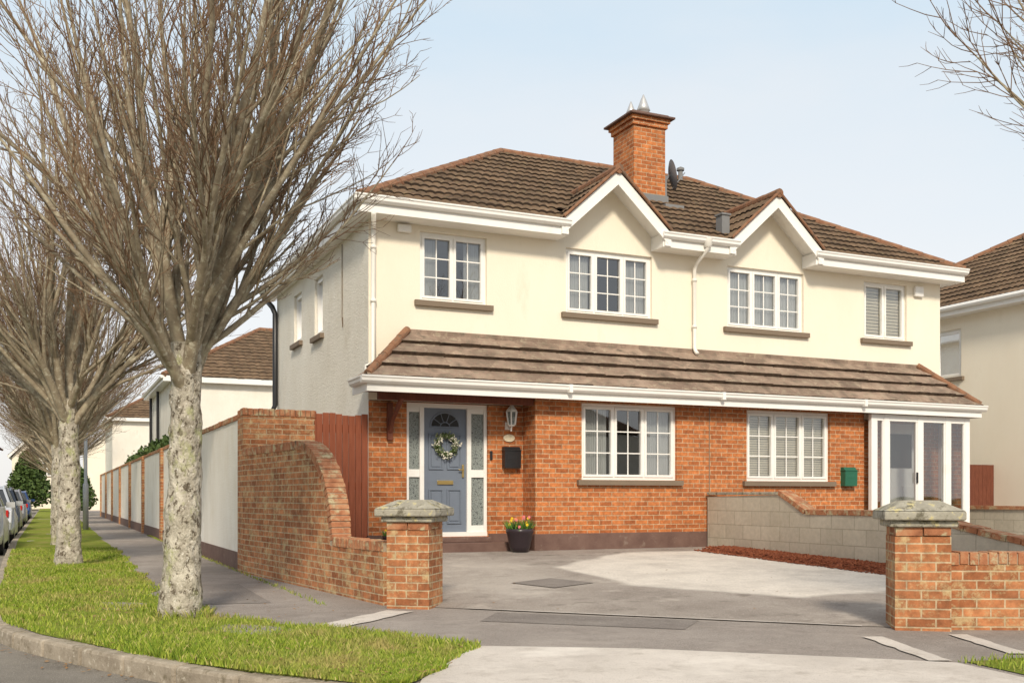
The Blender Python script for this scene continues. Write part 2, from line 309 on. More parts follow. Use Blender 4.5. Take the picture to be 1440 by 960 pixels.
def coping(acc,pts,width=.225,h=.10,bl=.068,gap=.009):
    P=[Vector(p) for p in pts]
    for i in range(len(P)-1):
        a,b=P[i],P[i+1]; L=(b-a).length; t=(b-a).normalized(); hd=Vector((t.x,t.y,0))
        if hd.length<1e-3: hd=Vector((1,0,0))
        ac=Vector((-hd.y,hd.x,0)).normalized(); up=t.cross(ac)
        if up.z<0 and abs(up.z)>1e-3: up=-up
        n=max(1,round(L/(bl+gap))); s=L/n
        for k in range(n):
            c=a+t*(s*(k+.5))+up*(-h/2+U(-.005,.005))
            acc.obox(c,t*(s-gap)/2,ac*(width/2+U(-.005,.004)),up*h/2)
# ------------------------------------------------------------------ ground
def interp(pts,y):
    for (a,b),(c,d) in zip(pts[:-1],pts[1:]):
        if a<=y<=c: return b+(d-b)*(y-a)/(c-a)
    return pts[0][1] if y<pts[0][0] else pts[-1][1]
a=Acc('ground',M['land']); a.poly([(-900,-900,-1.24),(900,-900,-1.24),(900,1200,-1.24),(-900,1200,-1.24)]); a.done()
a=Acc('road',M['asphalt']); a.poly([(-8.2,-60,RZ),(60,-60,RZ),(60,-2,RZ),(9,3,RZ),(2,7,RZ),(0.5,14,RZ),(-.4,100,RZ),(-8.2,100,RZ)]); a.done()
kerbline=[(-.9,100),(-.85,60),(-.8,27.8),(-.68,20),(-.58,15),(-.55,12.5),(-.5,11),(-.38,9.7),(-.15,8.85),(.14,8.2),(.45,7.5),(.78,6.85),(1.15,6.2),(1.7,5.5),(2.4,4.8),(3.4,4.0),(4.6,3.3),(6,2.7),(9,1.7),(16,-.5),(40,-8)]
a=Acc('pavement',M['path']); a.poly([(x+.02,y,GZ) for x,y in kerbline]+[(70,-8,GZ),(70,110,GZ),(-.9,110,GZ)]); pav=a.done()
def resample(pl,s):
    P=[Vector((x,y,0)) for x,y in pl]; out=[P[0]]; acc_=0
    for i in range(len(P)-1):
        L=(P[i+1]-P[i]).length; t=(P[i+1]-P[i])/L; pos=s-acc_
        while pos<=L: out.append(P[i]+t*pos); pos+=s
        acc_=L-(pos-s)
    return out
a=Acc('kerb',M['kerb'])
ks=resample([p for p in kerbline if p[1]<61 and p[0]<20],.6)
for p,q in zip(ks[:-1],ks[1:]):
    t=(q-p).normalized(); n=Vector((-t.y,t.x,0)); c=(p+q)/2; L=(q-p).length
    a.obox(c+n*U(-.006,.006)+Vector((0,0,-1.155+U(-.008,.005))),t*(L/2-.003),n*.075,Vector((U(-.003,.003),0,.085)))
a.done(bevel=.025)
xk=[(5.5,1.7),(6.2,1.15),(6.85,.78),(7.5,.45),(8.2,.14),(8.85,-.15),(9.7,-.38),(11,-.5),(12.5,-.55),(15,-.58),(20,-.68),(27.8,-.8),(60,-.85),(100,-.9)]
xp=[(5.5,1.84),(5.69,1.97),(6.88,2.74),(7.47,2.42),(8.2,1.99),(9.6,1.35),(11.9,1.05),(14.1,1.08),(28.3,1.2),(60,1.3),(100,1.3)]
ys=sorted(set([p[0] for p in xk+xp]+[5.5+.2*i for i in range(75)]+[20.6+2*i for i in range(20)]))
def edge(y): return interp(xp,y)+.05*math.sin(y*3.1)+.035*math.sin(y*7.7)+.02*math.sin(y*17)
def turfz(x,y): return GZ+.014+.02*math.sin(x*2.1+y*.9)*math.sin(y*1.3)**2
a=Acc('grass_verge',M['soil'])
for y0,y1 in zip(ys[:-1],ys[1:]):
    for k in range(6):
        q=[]
        for (y,kk) in ((y0,k),(y0,k+1),(y1,k+1),(y1,k)):
            A=interp(xk,y)+.07; B=edge(y); x=A+(B-A)*kk/6
            q.append((x,y,turfz(x,y) if 0<kk<6 else GZ+.005))
        a.poly(q)
a.poly([(5.45,4.86,GZ+.006),(5.2,3.2,GZ+.006),(14,.4,GZ+.006),(14,2.6,GZ+.006),(9,3.9,GZ+.006),(6.4,4.8,GZ+.006)])
verge=a.done(smooth=True)
a=Acc('grass_blades',M['grass'],verge)
def blade(x,y,z,h):
    w=U(.003,.006)*(1+max(0,y-9)*.08); an=U(0,6.28); dx,dy=math.cos(an)*w,math.sin(an)*w; lx,ly=U(-.6,.6)*h,U(-.6,.6)*h
    a.add([(x-dx,y-dy,z-.005),(x+dx,y+dy,z-.005),(x+lx*.4+dx*.6,y+ly*.4+dy*.6,z+h*.6),(x+lx,y+ly,z+h)],[(0,1,2),(0,2,3)])
cnt=0
while cnt<85000:
    y=5.5+(R()**1.8)*17; A=interp(xk,y)+.06; B=edge(y); x=U(A-.04,B+.05)
    dens=.5+.5*math.sin(x*3.3+1.7*math.sin(y*1.9))*math.sin(y*2.3+x)
    d2=.5+.5*math.sin(x*1.7+y*1.1+2)*math.sin(y*.9-x*2.3)
    if (x-.45)**2*1.5+(y-9.6)**2*.5<.5 and R()<.8: continue
    if (x-.75)**2*2+(y-11.6)**2*.3<.3 and R()<.8: continue
    if R()>.2+.45*dens+.45*d2: continue
    blade(x,y,turfz(x,y),U(.014,.06)*(.55+.8*dens*d2+.2)); cnt+=1
for i in range(9000):
    x=U(5.4,9.5); y=U(2.9,4.9-(max(0,x-5.6)*.27)); blade(x,y,GZ+.006,U(.02,.06))
for i in range(900):
    y=U(10,30); blade(2.5+U(-.06,.01),y,GZ,U(.01,.05))
for i in range(500):
    an=U(0,6.28); r_=U(.19,.27); blade(1.07+r_*math.cos(an),9.54+r_*math.sin(an),GZ,U(.04,.11))
a.done()
front=[(2.75,9.9),(3.3,9.5),(6.4,6.35),(7.2,5.9),(9,5.1),(12,4.0),(20,1.5),(32,-2)]
def gz(x,y):
    yf=interp(front,x); t=max(0,min(1,(y-yf)/(14.2-yf) if yf<13 else 0)); return GZ+.005+.235*t
a=Acc('fallen_leaves',M['dead'])
def leaf(x,y,z,s):
    an=U(0,6.28); p=Vector((math.cos(an),math.sin(an),U(-.2,.3)))*s; q=Vector((-math.sin(an),math.cos(an),U(-.3,.4)))*s*.55; c=Vector((x,y,z+.012)); a.poly([c-p,c-p*.2+q,c+p,c+p*.1-q])
for i in range(420):
    y=5.7+R()**1.5*13; x=U(interp(xk,y)+.05,edge(y)+.1); leaf(x,y,turfz(x,y)+.02,U(.012,.026))
for i in range(90):
    y=U(7,15); x=U(edge(y),min(2.5,edge(y)+2)); leaf(x,y,GZ,U(.01,.02))
for i in range(130):
    y=U(5.8,14); x=interp(xk,y)-.09-abs(random.gauss(0,.12)); leaf(x,y,RZ,U(.012,.022))
for i in range(60):
    x=U(3.8,9.4); y=U(interp(front,x)+.1,14); leaf(x,y,gz(x,y),U(.009,.018))
a.done()
def inside(poly,x,y):
    ar=sum(poly[i][0]*poly[(i+1)%len(poly)][1]-poly[(i+1)%len(poly)][0]*poly[i][1] for i in range(len(poly))); s=1 if ar>0 else -1; d=9
    for i in range(len(poly)):
        p,q=poly[i],poly[(i+1)%len(poly)]; L=math.hypot(q[0]-p[0],q[1]-p[1]); d=min(d,s*((q[0]-p[0])*(y-p[1])-(q[1]-p[1])*(x-p[0]))/L)
    return d
slabA=[(6.0,11.9),(8.0,13.6),(9.38,13.6),(9.38,9.5),(8.4,8.3),(6.9,8.2),(5.9,9.8)]
slabB=[(3.9,10.6),(4.6,13.0),(5.9,13.2),(5.5,9.9),(4.6,9.3)]
bm=bmesh.new(); g=[]; lay=bm.verts.layers.float.new('light')
nx=300;ny=90
for i in range(nx+1):
    x_=2.75+(31-2.75)*(i/nx)**1.4; row=[]
    for j in range(ny+1):
        yf=interp(front,max(x_,3.2)); y=yf+(14.9-yf)*j/ny; x=max(x_,2.66+(14.82-y)*.1036); v=bm.verts.new((x,y,gz(x,y)))
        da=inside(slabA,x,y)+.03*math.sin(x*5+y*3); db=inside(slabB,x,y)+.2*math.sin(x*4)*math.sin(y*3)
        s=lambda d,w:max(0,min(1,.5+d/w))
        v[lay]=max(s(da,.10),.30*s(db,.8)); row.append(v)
    g.append(row)
for i in range(nx):
    for j in range(ny): bm.faces.new((g[i][j],g[i+1][j],g[i+1][j+1],g[i][j+1]))
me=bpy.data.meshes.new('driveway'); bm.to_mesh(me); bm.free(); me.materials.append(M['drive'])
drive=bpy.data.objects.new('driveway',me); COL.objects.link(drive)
a=Acc('manhole_cover',[M['patch'],M['black']],drive)
mh=[(4.75,10.55),(5.35,10.75),(5.6,10.15),(5.0,9.95)]; a.poly([(x,y,gz(x,y)+.008) for x,y in mh]); a.done()
def flat(name,mat,pts,z,parent=None):
    a=Acc(name,mat,parent); a.poly([(x,y,z) for x,y in pts]); return a.done()
flat('tarmac_patch',M['patch'],[(1.35,10.6),(2.05,10.5),(2.12,12.9),(1.32,13.0)],GZ+.004,pav)
flat('tarmac_patch',M['patch'],[(3.4,8.2),(4.7,7.0),(5.15,7.45),(3.8,8.75)],GZ+.004,pav)
apron=flat('concrete_apron',M['conc'],[(2.80,6.84),(2.0,5.72),(1.9,5.5),(2.55,4.86),(3.5,4.1),(4.65,3.42),(5.15,3.2),(5.36,4.86),(4.9,5.3),(3.81,6.24)],GZ+.006)
def strip(p,q,w,z=.009,mat='conc'):
    p=Vector((p[0],p[1],0));q=Vector((q[0],q[1],0));t=(q-p).normalized();n=Vector((-t.y,t.x,0))*w/2; k=10
    L_=[p+(q-p)*i/k for i in range(k+1)]
    pts=[v+n*U(.8,1.1) for v in L_]+[v-n*U(.8,1.1) for v in L_[::-1]]
    flat('concrete_edging',M[mat],[(v.x,v.y) for v in pts],GZ+z,apron)
strip((2.0,8.25),(3.0,9.2),.30); strip((5.75,6.02),(5.32,4.95),.15); strip((6.45,5.85),(6.05,4.95),.15)
strip((3.65,9.15),(6.15,6.55),.05,.011)
# mulch bed
a=Acc('bark_mulch',M['mulch'])
N1=60
for i in range(N1):
    for k in range(5):
        q=[]
        for (ii,kk) in ((i,k),(i+1,k),(i+1,k+1),(i,k+1)):
            y=7.6+6.0*ii/N1; w=.62+.06*math.sin(ii*.7); x=10.04-w*(1-kk/5); q.append((x,y,gz(x,y)+(.0 if kk==0 else .05+.02*math.sin(ii*1.7+kk*2.3))))
        a.poly(q)
for i in range(4000):
    x=10.03-abs(U(0,.74)); y=U(7.6,13.6); z=gz(x,y)+.05*max(0,min(1,(x-9.36)/.15))+.012
    v=Vector((U(-1,1),U(-1,1),U(-.4,.4))).normalized(); w=v.cross(Vector((U(-.3,.3),U(-.3,.3),1))).normalized()
    a.obox((x,y,z),v*U(.012,.03),w*U(.005,.012),v.cross(w)*.004)
a.done()
# ------------------------------------------------------------------ main house
H=empty('semi_detached_house')
X0,X1,XP=4.34,15.91,10.137; YF,YB,YBK=14.83,14.36,21.6
G0=-1.15
fx=Acc('front_render_wall',M['cream'],H)
ups=[(5.15,6.26,3.0,4.06,[1,1],'voile'),(7.66,9.30,3.0,4.06,[1,1.1,1],'voile'),(10.85,12.54,2.98,4.06,[1,1.1,1],'full'),(13.97,15.04,2.98,4.06,[1,1],'shutter')]
wall(fx,plY(YF),X0,X1,1.45,4.2,[u[:4] for u in ups],.13)
GX=(8.40,11.63); GH=.95
for gx in GX:
    fx.poly([(gx-GH,YF,4.2),(gx+GH,YF,4.2),(gx+GH,YF,4.42),(gx,YF,5.24),(gx-GH,YF,4.42)])
fx.done()
sx=Acc('side_render_wall',M['dash'],H)
sops=[(17.65,18.25,2.85,3.9),(19.3,19.95,2.95,3.9)]
wall(sx,plX(X0),YF,YBK,G0,4.2,sops,.13)
sx.poly([(X1,YF,G0),(X1,YBK,G0),(X1,YBK,4.2),(X1,YF,4.2)]); sx.poly([(X0,YBK,G0),(X1,YBK,G0),(X1,YBK,4.2),(X0,YBK,4.2)])
sx.poly([(X0,YF,4.2),(X1,YF,4.2),(X1,YBK,4.2),(X0,YBK,4.2)])
sx.poly([(X0,YF+.2,1.9),(X1,YF+.2,1.9),(X1,YBK,1.9),(X0,YBK,1.9)])
sx.done()
bk=Acc('ground_floor_brickwork',M['brick'],H)
DX0,DX1=4.94,6.28
wall(bk,plY(YF),X0,6.883,-.9,1.44,[(DX0,DX1,-.62,1.4399)],.13)
bk.poly([(6.883,YF,-.9),(6.883,YB,-.9),(6.883,YB,1.56),(6.883,YF,1.56)])
gws=[(7.70,9.49,.27,1.49,[1,1,1],'voile'),(10.91,12.735,.27,1.49,[1,1.1,1],'blind')]
wall(bk,plY(YB),6.883,13.53,-.9,1.56,[w[:4] for w in gws],.13)
bk.poly([(13.53,YB,-.9),(13.53,YF,-.9),(13.53,YF,1.56),(13.53,YB,1.56)])
wall(bk,plY(YF),13.53,X1,-.9,1.44,[(14.5,15.3,-.62,1.4)],.13)
bk.done()
W=Win(H)
for u in ups+gws:
    y=YF if u in ups else YB
    W.win(plY(y),u[0],u[1],u[2],u[3],u[4],mode=u[5],cols=1 if u[5]=='shutter' else 2,rows=1 if u[5]=='shutter' else 3)
for s_ in sops: W.win(plX(X0),s_[0],s_[1],s_[2],s_[3],[1],1,1,mode='none')
W.done()
a=Acc('interior_partition',plain('interior_wall',(.16,.14,.12),.9),H)
a.box(5.3,15.2,17.3,17.35,-.6,1.85); a.box(4.6,15.7,17.0,17.05,1.95,4.15); a.box(10.1,10.17,14.9,21.4,-.6,1.85); a.box(10.1,10.17,14.9,16.99,1.95,4.15); a.box(4.5,15.8,14.98,17.29,-.66,-.62); a.done()
pl=Acc('plinth',M['plinth'],H)
pl.box(X0-.02,4.93,YF-.025,YF+.02,G0,-.58); pl.box(6.29,6.857,YF-.025,YF+.02,G0,-.58)
pl.box(6.858,6.884,YB-.025,YF,G0,-.58); pl.box(6.885,13.55,YB-.025,YB+.02,G0,-.581); pl.box(X0-.03,X0-.021,YF-.02,YBK,G0,-.6)
pl.box(13.56,15.95,14.15,14.25,G0,-.66)
pl.done(bevel=.004)
a=Acc('party_joint',M['sill'],H); a.box(10.13,10.145,YB-.004,YB+.01,-.57,1.5); a.done()
# ---- door set
dr=empty('front_door'); dr.parent=H
mF=plY(YF)
wf=Acc('door_frame',M['white'],dr)
wf.mbox(mF,DX0,DX1,1.37,1.439,.04,.13)
for (p,q) in ((DX0,DX0+.05),(5.165,5.235),(5.945,6.015),(DX1-.05,DX1)): wf.mbox(mF,p,q,-.55,1.37,.04,.13)
wf.mbox(mF,DX0,DX1,-.62,-.55,.02,.13)
for (p,q) in ((DX0+.05,5.165),(6.015,DX1-.05)):
    wf.mbox(mF,p,q,.30,.42,.05,.12); wf.mbox(mF,p,q,-.55,-.45,.05,.12); wf.mbox(mF,p,q,1.30,1.37,.05,.12)
wf.done(bevel=.004)
fg=Acc('sidelight_glass',M['frost'],dr)
for (p,q) in ((DX0+.05,5.165),(6.015,DX1-.05)):
    fg.mbox(mF,p,q,-.45,.30,.08,.09); fg.mbox(mF,p,q,.42,1.30,.08,.09)
fg.done()
dl=Acc('door_leaf',M['door'],dr); L0,L1=5.235,5.945
dl.mbox(mF,L0,L1,-.55,1.37,.085,.125)
def panel(p,q,r,t):
    w=.022
    dl.mbox(mF,p,q,t-w,t,.065,.086); dl.mbox(mF,p,q,r,r+w,.065,.086); dl.mbox(mF,p,p+w,r+w,t-w,.065,.086); dl.mbox(mF,q-w,q,r+w,t-w,.065,.086)
    dl.mbox(mF,p+.045,q-.045,r+.045,t-.045,.072,.086)
panel(5.32,5.56,.42,.98); panel(5.62,5.86,.42,.98); panel(5.32,5.56,-.42,.12); panel(5.62,5.86,-.42,.12)
dl.done(bevel=.004)
fgl=Acc('fanlight_glass',M['darkglass'],dr); cx,cz=5.59,1.08; fgl.poly([(cx+.235*math.cos(t),YF+.083,cz+.22*math.sin(t)) for t in [math.pi*i/16 for i in range(17)]]); fgl.done()
fb=Acc('fanlight_bars',M['door'],dr)
fb.tube([(cx+.24*math.cos(t),YF+.08,cz+.225*math.sin(t)) for t in [math.pi*i/20 for i in range(21)]],.014,6); fb.tube([(cx-.245,YF+.08,cz),(cx+.245,YF+.08,cz)],.013,6)
fb.tube([(cx+.08*math.cos(t),YF+.08,cz+.075*math.sin(t)) for t in [math.pi*i/10 for i in range(11)]],.008,5)
for k in range(1,5):
    t=math.pi*k/5; fb.tube([(cx+.08*math.cos(t),YF+.08,cz+.075*math.sin(t)),(cx+.23*math.cos(t),YF+.08,cz+.215*math.sin(t))],.007,5)
fb.done()
br=Acc('door_furniture',M['brass'],dr); br.mbox(mF,5.46,5.72,.19,.25,.06,.085); br.mbox(mF,5.87,5.90,.30,.50,.06,.085); br.tube([(5.885,YF+.03,.42),(5.80,YF+.03,.42)],.011,8); br.tube([(5.885,YF+.03,.42),(5.885,YF+.08,.42)],.011,8); br.done(bevel=.003)
wr=Acc('wreath',[M['leaf'],plain('wreath_flower',(.80,.77,.66),.8),nmat('wreath_foliage',[(.3,(.14,.18,.10)),(.7,(.36,.38,.24))],scale=30,bump=0)],dr)
wc=Vector((5.59,YF+.03,.80))
wr.tube([wc+Vector((.15*math.cos(t),0,.15*math.sin(t))) for t in [2*math.pi*i/24 for i in range(25)]],.025,6,0)
for i in range(700):
    t=U(0,6.283); rr=.155+random.gauss(0,.028); c=wc+Vector((rr*math.cos(t),U(-.045,.01),rr*math.sin(t)))
    d=Vector((U(-1,1),U(-1,.3),U(-1,1))).normalized(); w=d.cross(Vector((U(-1,1),U(-1,1),U(-1,1)))).normalized(); l=U(.015,.035)
    wr.poly([c-d*l,c+w*l*.45,c+d*l,c-w*l*.45],random.choice([2,0,1,1] if math.sin(t*3)>-.2 else [0,0,2,2]))
wr.done()
st=Acc('door_step',M['plinth'],H); st.box(4.95,6.5,14.42,YF-.026,-1.1,-.70); st.box(4.99,6.25,14.60,YF+.03,-.70,-.625); st.done(bevel=.01)
# ---- porch lean-to roof
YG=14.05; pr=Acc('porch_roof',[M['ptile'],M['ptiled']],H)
PT=2.50; PB=1.70; pxl,pxr=4.09,16.15; run=YF-YG; rise=PT-PB; SL=math.hypot(run,rise)
hl=.85; 
tiled(pr,(pxl,YG,PB),(1,0,0),(0,run,rise),pxr-pxl,SL,gauge=SL/4,tw=.33,amp=0,step=.06,clips=[((pxl,YG,0),(-run,hl,0)),((pxr,YG,0),(run,hl,0))],per=11,groove=.004)
SE=math.hypot(hl,rise)
tiled(pr,(pxl,YF+.0,PB),(0,-1,0),(hl,0,rise),run,SE,gauge=SE/4,tw=.33,amp=0,step=.045,clips=[((pxl,YG,0),(run,-hl,0))],per=11)
tiled(pr,(pxr,YG,PB),(0,1,0),(-hl,0,rise),run,SE,gauge=SE/4,tw=.33,amp=0,step=.045,clips=[((pxr,YG,0),(-run,-hl,0))],per=11)
pr.done()
rt=Acc('porch_hip_tiles',M['ridge'],H)
ridge_line(rt,(pxl+.02,YG+.02,PB+.05),(pxl+hl,YF-.02,PT+.03),.06,.3); ridge_line(rt,(pxr-.02,YG+.02,PB+.05),(pxr-hl,YF-.02,PT+.03),.06,.3)
rt.done()
a=Acc('porch_flashing',M['ptile'],H); a.box(pxl+hl,pxr-hl,YF-.03,YF,PT-.02,PT+.045); a.done()
wt=Acc('porch_fascia',M['white'],H)
wt.box(pxl,pxr,YG+.0,YG+.02,1.50,1.70); wt.box(pxl,pxl+.02,YG+.02,YF,1.50,1.70); wt.box(pxr-.02,pxr,YG+.02,YF,1.5,1.70)
wt.done(bevel=.004)
gt=Acc('gutters',M['white'],H)
def ogee(x0,x1,yf,z1,axis='x',h=.11,w=.10):
    pr_=[(0,0),(0,-h),(-w*.45,-h),(-w*.8,-h*.7),(-w*.85,-h*.35),(-w,-h*.2),(-w,0)]
    if axis=='x': gt.prism([(x0,yf+p,z1+q) for p,q in pr_],(x1-x0,0,0))
    else: gt.prism([(yf+p,x0,z1+q) for p,q in pr_],(0,x1-x0,0))
ogee(pxl-.10,pxr+.06,YG-.001,1.72)
for x in (7.3,10.15,13.2):
    gt.box(x-.03,x+.03,YG-.107,YG-.002,1.60,1.725)
ogee(YG+.01,YF-.1,pxl-.001,1.72,'y')
XE0,XE1,YE=4.10,16.15,14.45; YE2=21.98
segs=[(XE0,7.50),(9.28,10.76),(12.50,XE1)]
ff=Acc('eaves_fascia_soffit',M['white'],H)
for (p,q) in segs:
    ff.box(p,q,YE,YE+.02,4.15,4.36); ff.box(p,q,YE+.021,YF-.001,4.15,4.17)
    if p>XE0: ff.box(p,p+.02,YE+.021,YF-.001,4.171,4.37)
    if q<XE1: ff.box(q-.02,q,YE+.021,YF-.001,4.171,4.37)
    ogee(p-(.1 if p==XE0 else .03),q+.03,YE-.001,4.39)
ff.box(XE0,XE0+.02,YE+.021,YE2,4.171,4.36); ff.box(XE0+.021,X0-.001,YF,YE2,4.15,4.17); ff.box(XE0,XE0+.02,YF,YE2,4.15,4.1705); ff.box(XE1-.02,XE1,YE+.021,YE2,4.171,4.36); ff.box(X1+.001,XE1-.021,YF,YE2,4.15,4.17)
ogee(YE+.01,YE2,XE0-.001,4.39,'y')
yb0,yb1=YE-.04,YE-.01
for gx in GX:
    for s in (-1,1):
        dx,dz=.96,.87; n=Vector((s*dz,0,dx)).normalized()
        lo=Vector((gx+s*dx,0,4.42)); pk=Vector((gx,0,5.29)); w=.17; k_=w/math.cos(math.atan2(dz,dx))
        pts=[lo,pk,pk-Vector((0,0,k_)),lo-Vector((0,0,k_))]
        ff.prism([(p.x,yb0,p.z) for p in pts],(0,.03,0))
        pts2=[lo-n*.05,pk-Vector((0,0,.07)),pk-Vector((0,0,.09)),lo-n*.07]
        ff.prism([(p.x,yb1+.001,p.z) for p in pts2],(0,YF-yb1-.002,0))
        ff.box(gx+s*dx-.06,gx+s*dx+.06,yb0+.005,YF-.002,4.162,4.34)
ff.done(); gt.done(bevel=.003)
# ---- main roof
RR=18.215; rise=2.33; runY=RR-YE; runX=3.9; SLm=math.hypot(runY,rise)
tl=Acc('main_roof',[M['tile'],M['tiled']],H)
def killf(c):
    return any(abs(c.x-gx)<.86 and c.y<YF+.12 for gx in GX)
tiled(tl,(XE0,YE,4.37),(1,0,0),(0,runY,rise),XE1-XE0,SLm,clips=[((XE0,YE,0),(-runY,runX,0)),((XE1,YE,0),(runY,runX,0))],kill=killf,per=8)
tiled(tl,(XE1,YE2,4.37),(-1,0,0),(0,-runY,rise),XE1-XE0,SLm,clips=[((XE1,YE2,0),(runY,-runX,0)),((XE0,YE2,0),(-runY,-runX,0))],per=3)
SX=math.hypot(runX,rise)
tiled(tl,(XE0,YE2,4.37),(0,-1,0),(runX,0,rise),YE2-YE,SX,clips=[((XE0,YE,0),(runY,-runX,0)),((XE0,YE2,0),(runY,runX,0))],per=6)
tiled(tl,(XE1,YE,4.37),(0,1,0),(-runX,0,rise),YE2-YE,SX,clips=[((XE1,YE,0),(-runY,-runX,0)),((XE1,YE2,0),(-runY,runX,0))],per=6)
for gx in GX:
    for s in (-1,1):
        dx,dz=1.0,.90; S_=math.hypot(dx,dz)
        O=(gx+s*dx,YE-.05,4.40) 
        tiled(tl,O,(0,1,0),(-s*dx,0,dz),2.1,S_,gauge=.33,tw=.30,amp=.02,step=.028,per=6,
              kill=lambda c:(4.37+(c.y-YE)*rise/runY)>c.z+.06)
tl.done(smooth=False)
rg=Acc('ridge_tiles',M['ridge'],H)
z=4.37+rise
ridge_line(rg,(XE0+runX,RR,z-.02),(XE1-runX,RR,z-.02),.09)
for (p,q) in (((XE0,YE,4.38),(XE0+runX,RR,z)),((XE1,YE,4.38),(XE1-runX,RR,z)),((XE0,YE2,4.38),(XE0+runX,RR,z)),((XE1,YE2,4.38),(XE1-runX,RR,z))): ridge_line(rg,p,q,.08)
for gx in GX:
    ridge_line(rg,(gx,YE-.08,5.31),(gx,16.05,5.31),.075,.4)
    for s in (-1,1):
        rg.tube([(gx+s*1.0,YE-.07,4.43),(gx,YE-.07,5.33)],.026,6)
rg.done()
ch=empty('chimney'); ch.parent=H
a=Acc('chimney_stack',M['brick'],ch); a.box(9.80,10.48,16.25,17.0,5.0,6.86); a.box(9.765,10.515,16.215,17.035,6.86,6.95); a.box(9.73,10.55,16.18,17.07,6.95,7.02); a.done()
a=Acc('chimney_cap',M['plinth'],ch); a.box(9.66,10.62,16.11,17.14,7.02,7.06); a.box(9.75,10.53,16.2,17.05,7.06,7.11); a.done(bevel=.01)
a=Acc('chimney_cowls',plain('cowl_metal',(.55,.54,.53),.4,.6),ch)
for (x,y,s) in ((9.96,16.62,.95),(10.16,16.5,1.3)):
    a.lathe((x,y,7.10),[(.085*s,0),(.085*s,.10*s),(.10*s,.11*s),(.07*s,.19*s),(.04*s,.27*s),(.012,.34*s),(.0,.35*s)],12)
a.done(smooth=True)
a=Acc('chimney_flashing',M['lead'],ch); a.box(9.76,10.52,16.20,16.25,5.40,5.60); a.box(10.48,10.52,16.25,17.0,5.4,6.0); a.box(10.3,10.7,15.95,16.2,5.28,5.38); a.done()
a=Acc('satellite_dish',plain('dish_grey',(.22,.23,.25),.5),ch)
c=Vector((10.64,16.35,6.05)); ax=Vector((.93,-.33,.2)).normalized(); u_=ax.cross(Vector((0,0,1))).normalized(); v_=ax.cross(u_)
vs=[];fs=[]
for i in range(6):
    r_=.26*i/5
    for j in range(20):
        w_=2*math.pi*j/20; vs.append(c+u_*r_*math.cos(w_)+v_*r_*1.1*math.sin(w_)+ax*(.5*r_*r_*2))
fs=[(i*20+j,i*20+(j+1)%20,(i+1)*20+(j+1)%20,(i+1)*20+j) for i in range(5) for j in range(20)]
a.add(vs,fs); a.tube([(10.48,16.3,5.95),(10.56,16.32,5.95),c-ax*.02],.022,8); a.tube([c+v_*.26,c+ax*.3],.01,6); a.done(smooth=True)
a=Acc('roof_vents',M['lead'],H); a.tube([(12.05,18.1,6.5),(12.05,18.1,6.83)],.05,10); a.lathe((12.05,18.1,6.83),[(.08,0),(.08,.05),(0,.09)],10)
a.box(10.68,10.84,14.75,14.93,4.45,4.92); a.box(10.66,10.86,14.73,14.95,4.92,4.95); a.done()
a=Acc('downpipes',M['pipe'],H)
a.tube([(10.14,YE-.05,4.30),(10.14,YE-.05,4.20),(10.12,YF-.12,4.0),(10.12,YF-.06,3.9),(10.12,YF-.06,2.57),(10.12,YF-.09,2.5),(10.12,YF-.15,2.45)],.034,10)
a.tube([(4.30,YE-.02,4.14),(4.39,YF-.1,4.02),(4.40,YF-.055,3.9),(4.40,YF-.055,2.0),(4.3,YF-.055,1.95),(4.28,YF-.08,1.75)],.036,10)
for zz in (2.9,3.7): a.tube([(10.12,YF-.06,zz),(10.12,YF-.06,zz+.05)],.044,10); a.tube([(4.40,YF-.055,zz),(4.40,YF-.055,zz+.05)],.046,10)
a.lathe((10.14,YE-.05,4.22),[(.03,-.02),(.07,.02),(.075,.16)],10)
a.done(smooth=True)
a=Acc('soil_pipe',M['black'],H)
a.tube([(X0-.25,21.9,4.25),(X0-.12,21.5,3.95),(X0-.07,21.45,3.8),(X0-.07,21.45,1.9),(X0-.2,21.2,1.7),(X0-.07,21.0,1.5),(X0-.07,21.0,-1)],.055,10); a.done(smooth=True)
a=Acc('aerial_cable',M['sill'],H)
a.tube([(X0-.015,16.3,4.1),(X0-.015,16.3,2.9),(X0-.02,16.25,2.75),(X0-.03,16.2,2.9)],.008,5); a.done()
a=Acc('porch_timber',M['timberB'],H)
a.box(pxl+.021,pxr-.021,YG+.021,YF-.001,1.565,1.585); a.box(X0+.02,6.86,14.38,14.46,1.42,1.565)
a.box(4.62,4.70,YF-.07,YF-.001,.85,1.42); a.prism([(4.63,YF-.07,.95),(4.63,YF-.07,1.08),(4.63,14.30,1.42),(4.63,14.18,1.42),(4.63,YF-.2,1.15)],(.06,0,0))
a.done(bevel=.004)
a=Acc('wall_lantern',[M['white'],M['frost']],H)
lx,ly=6.62,YF-.16
a.box(lx-.05,lx+.05,YF-.02,YF-.001,1.06,1.18); a.tube([(lx,YF-.02,1.10),(lx,ly+.02,1.04),(lx,ly,1.10)],.013,8)
a.lathe((lx,ly,1.10),[(.0,0),(.05,.01),(.06,.03)],6); a.lathe((lx,ly,1.13),[(.055,0),(.085,.20)],6,1); a.lathe((lx,ly,1.33),[(.10,0),(.09,.03),(.03,.10),(.012,.13),(.02,.15),(0,.17)],6)
for k in range(6):
    w_=2*math.pi*k/6; a.tube([(lx+.058*math.cos(w_),ly+.058*math.sin(w_),1.13),(lx+.088*math.cos(w_),ly+.088*math.sin(w_),1.33)],.012,5)
a.done()
a=Acc('number_plaque',plain('plaque_stone',(.74,.66,.48),.6),H)
pts=[(6.64+.10*math.cos(t),YF-.02,.93+.062*math.sin(t)) for t in [2*math.pi*i/20 for i in range(20)]]; a.prism(pts,(0,.019,0)); a.done(bevel=.004)
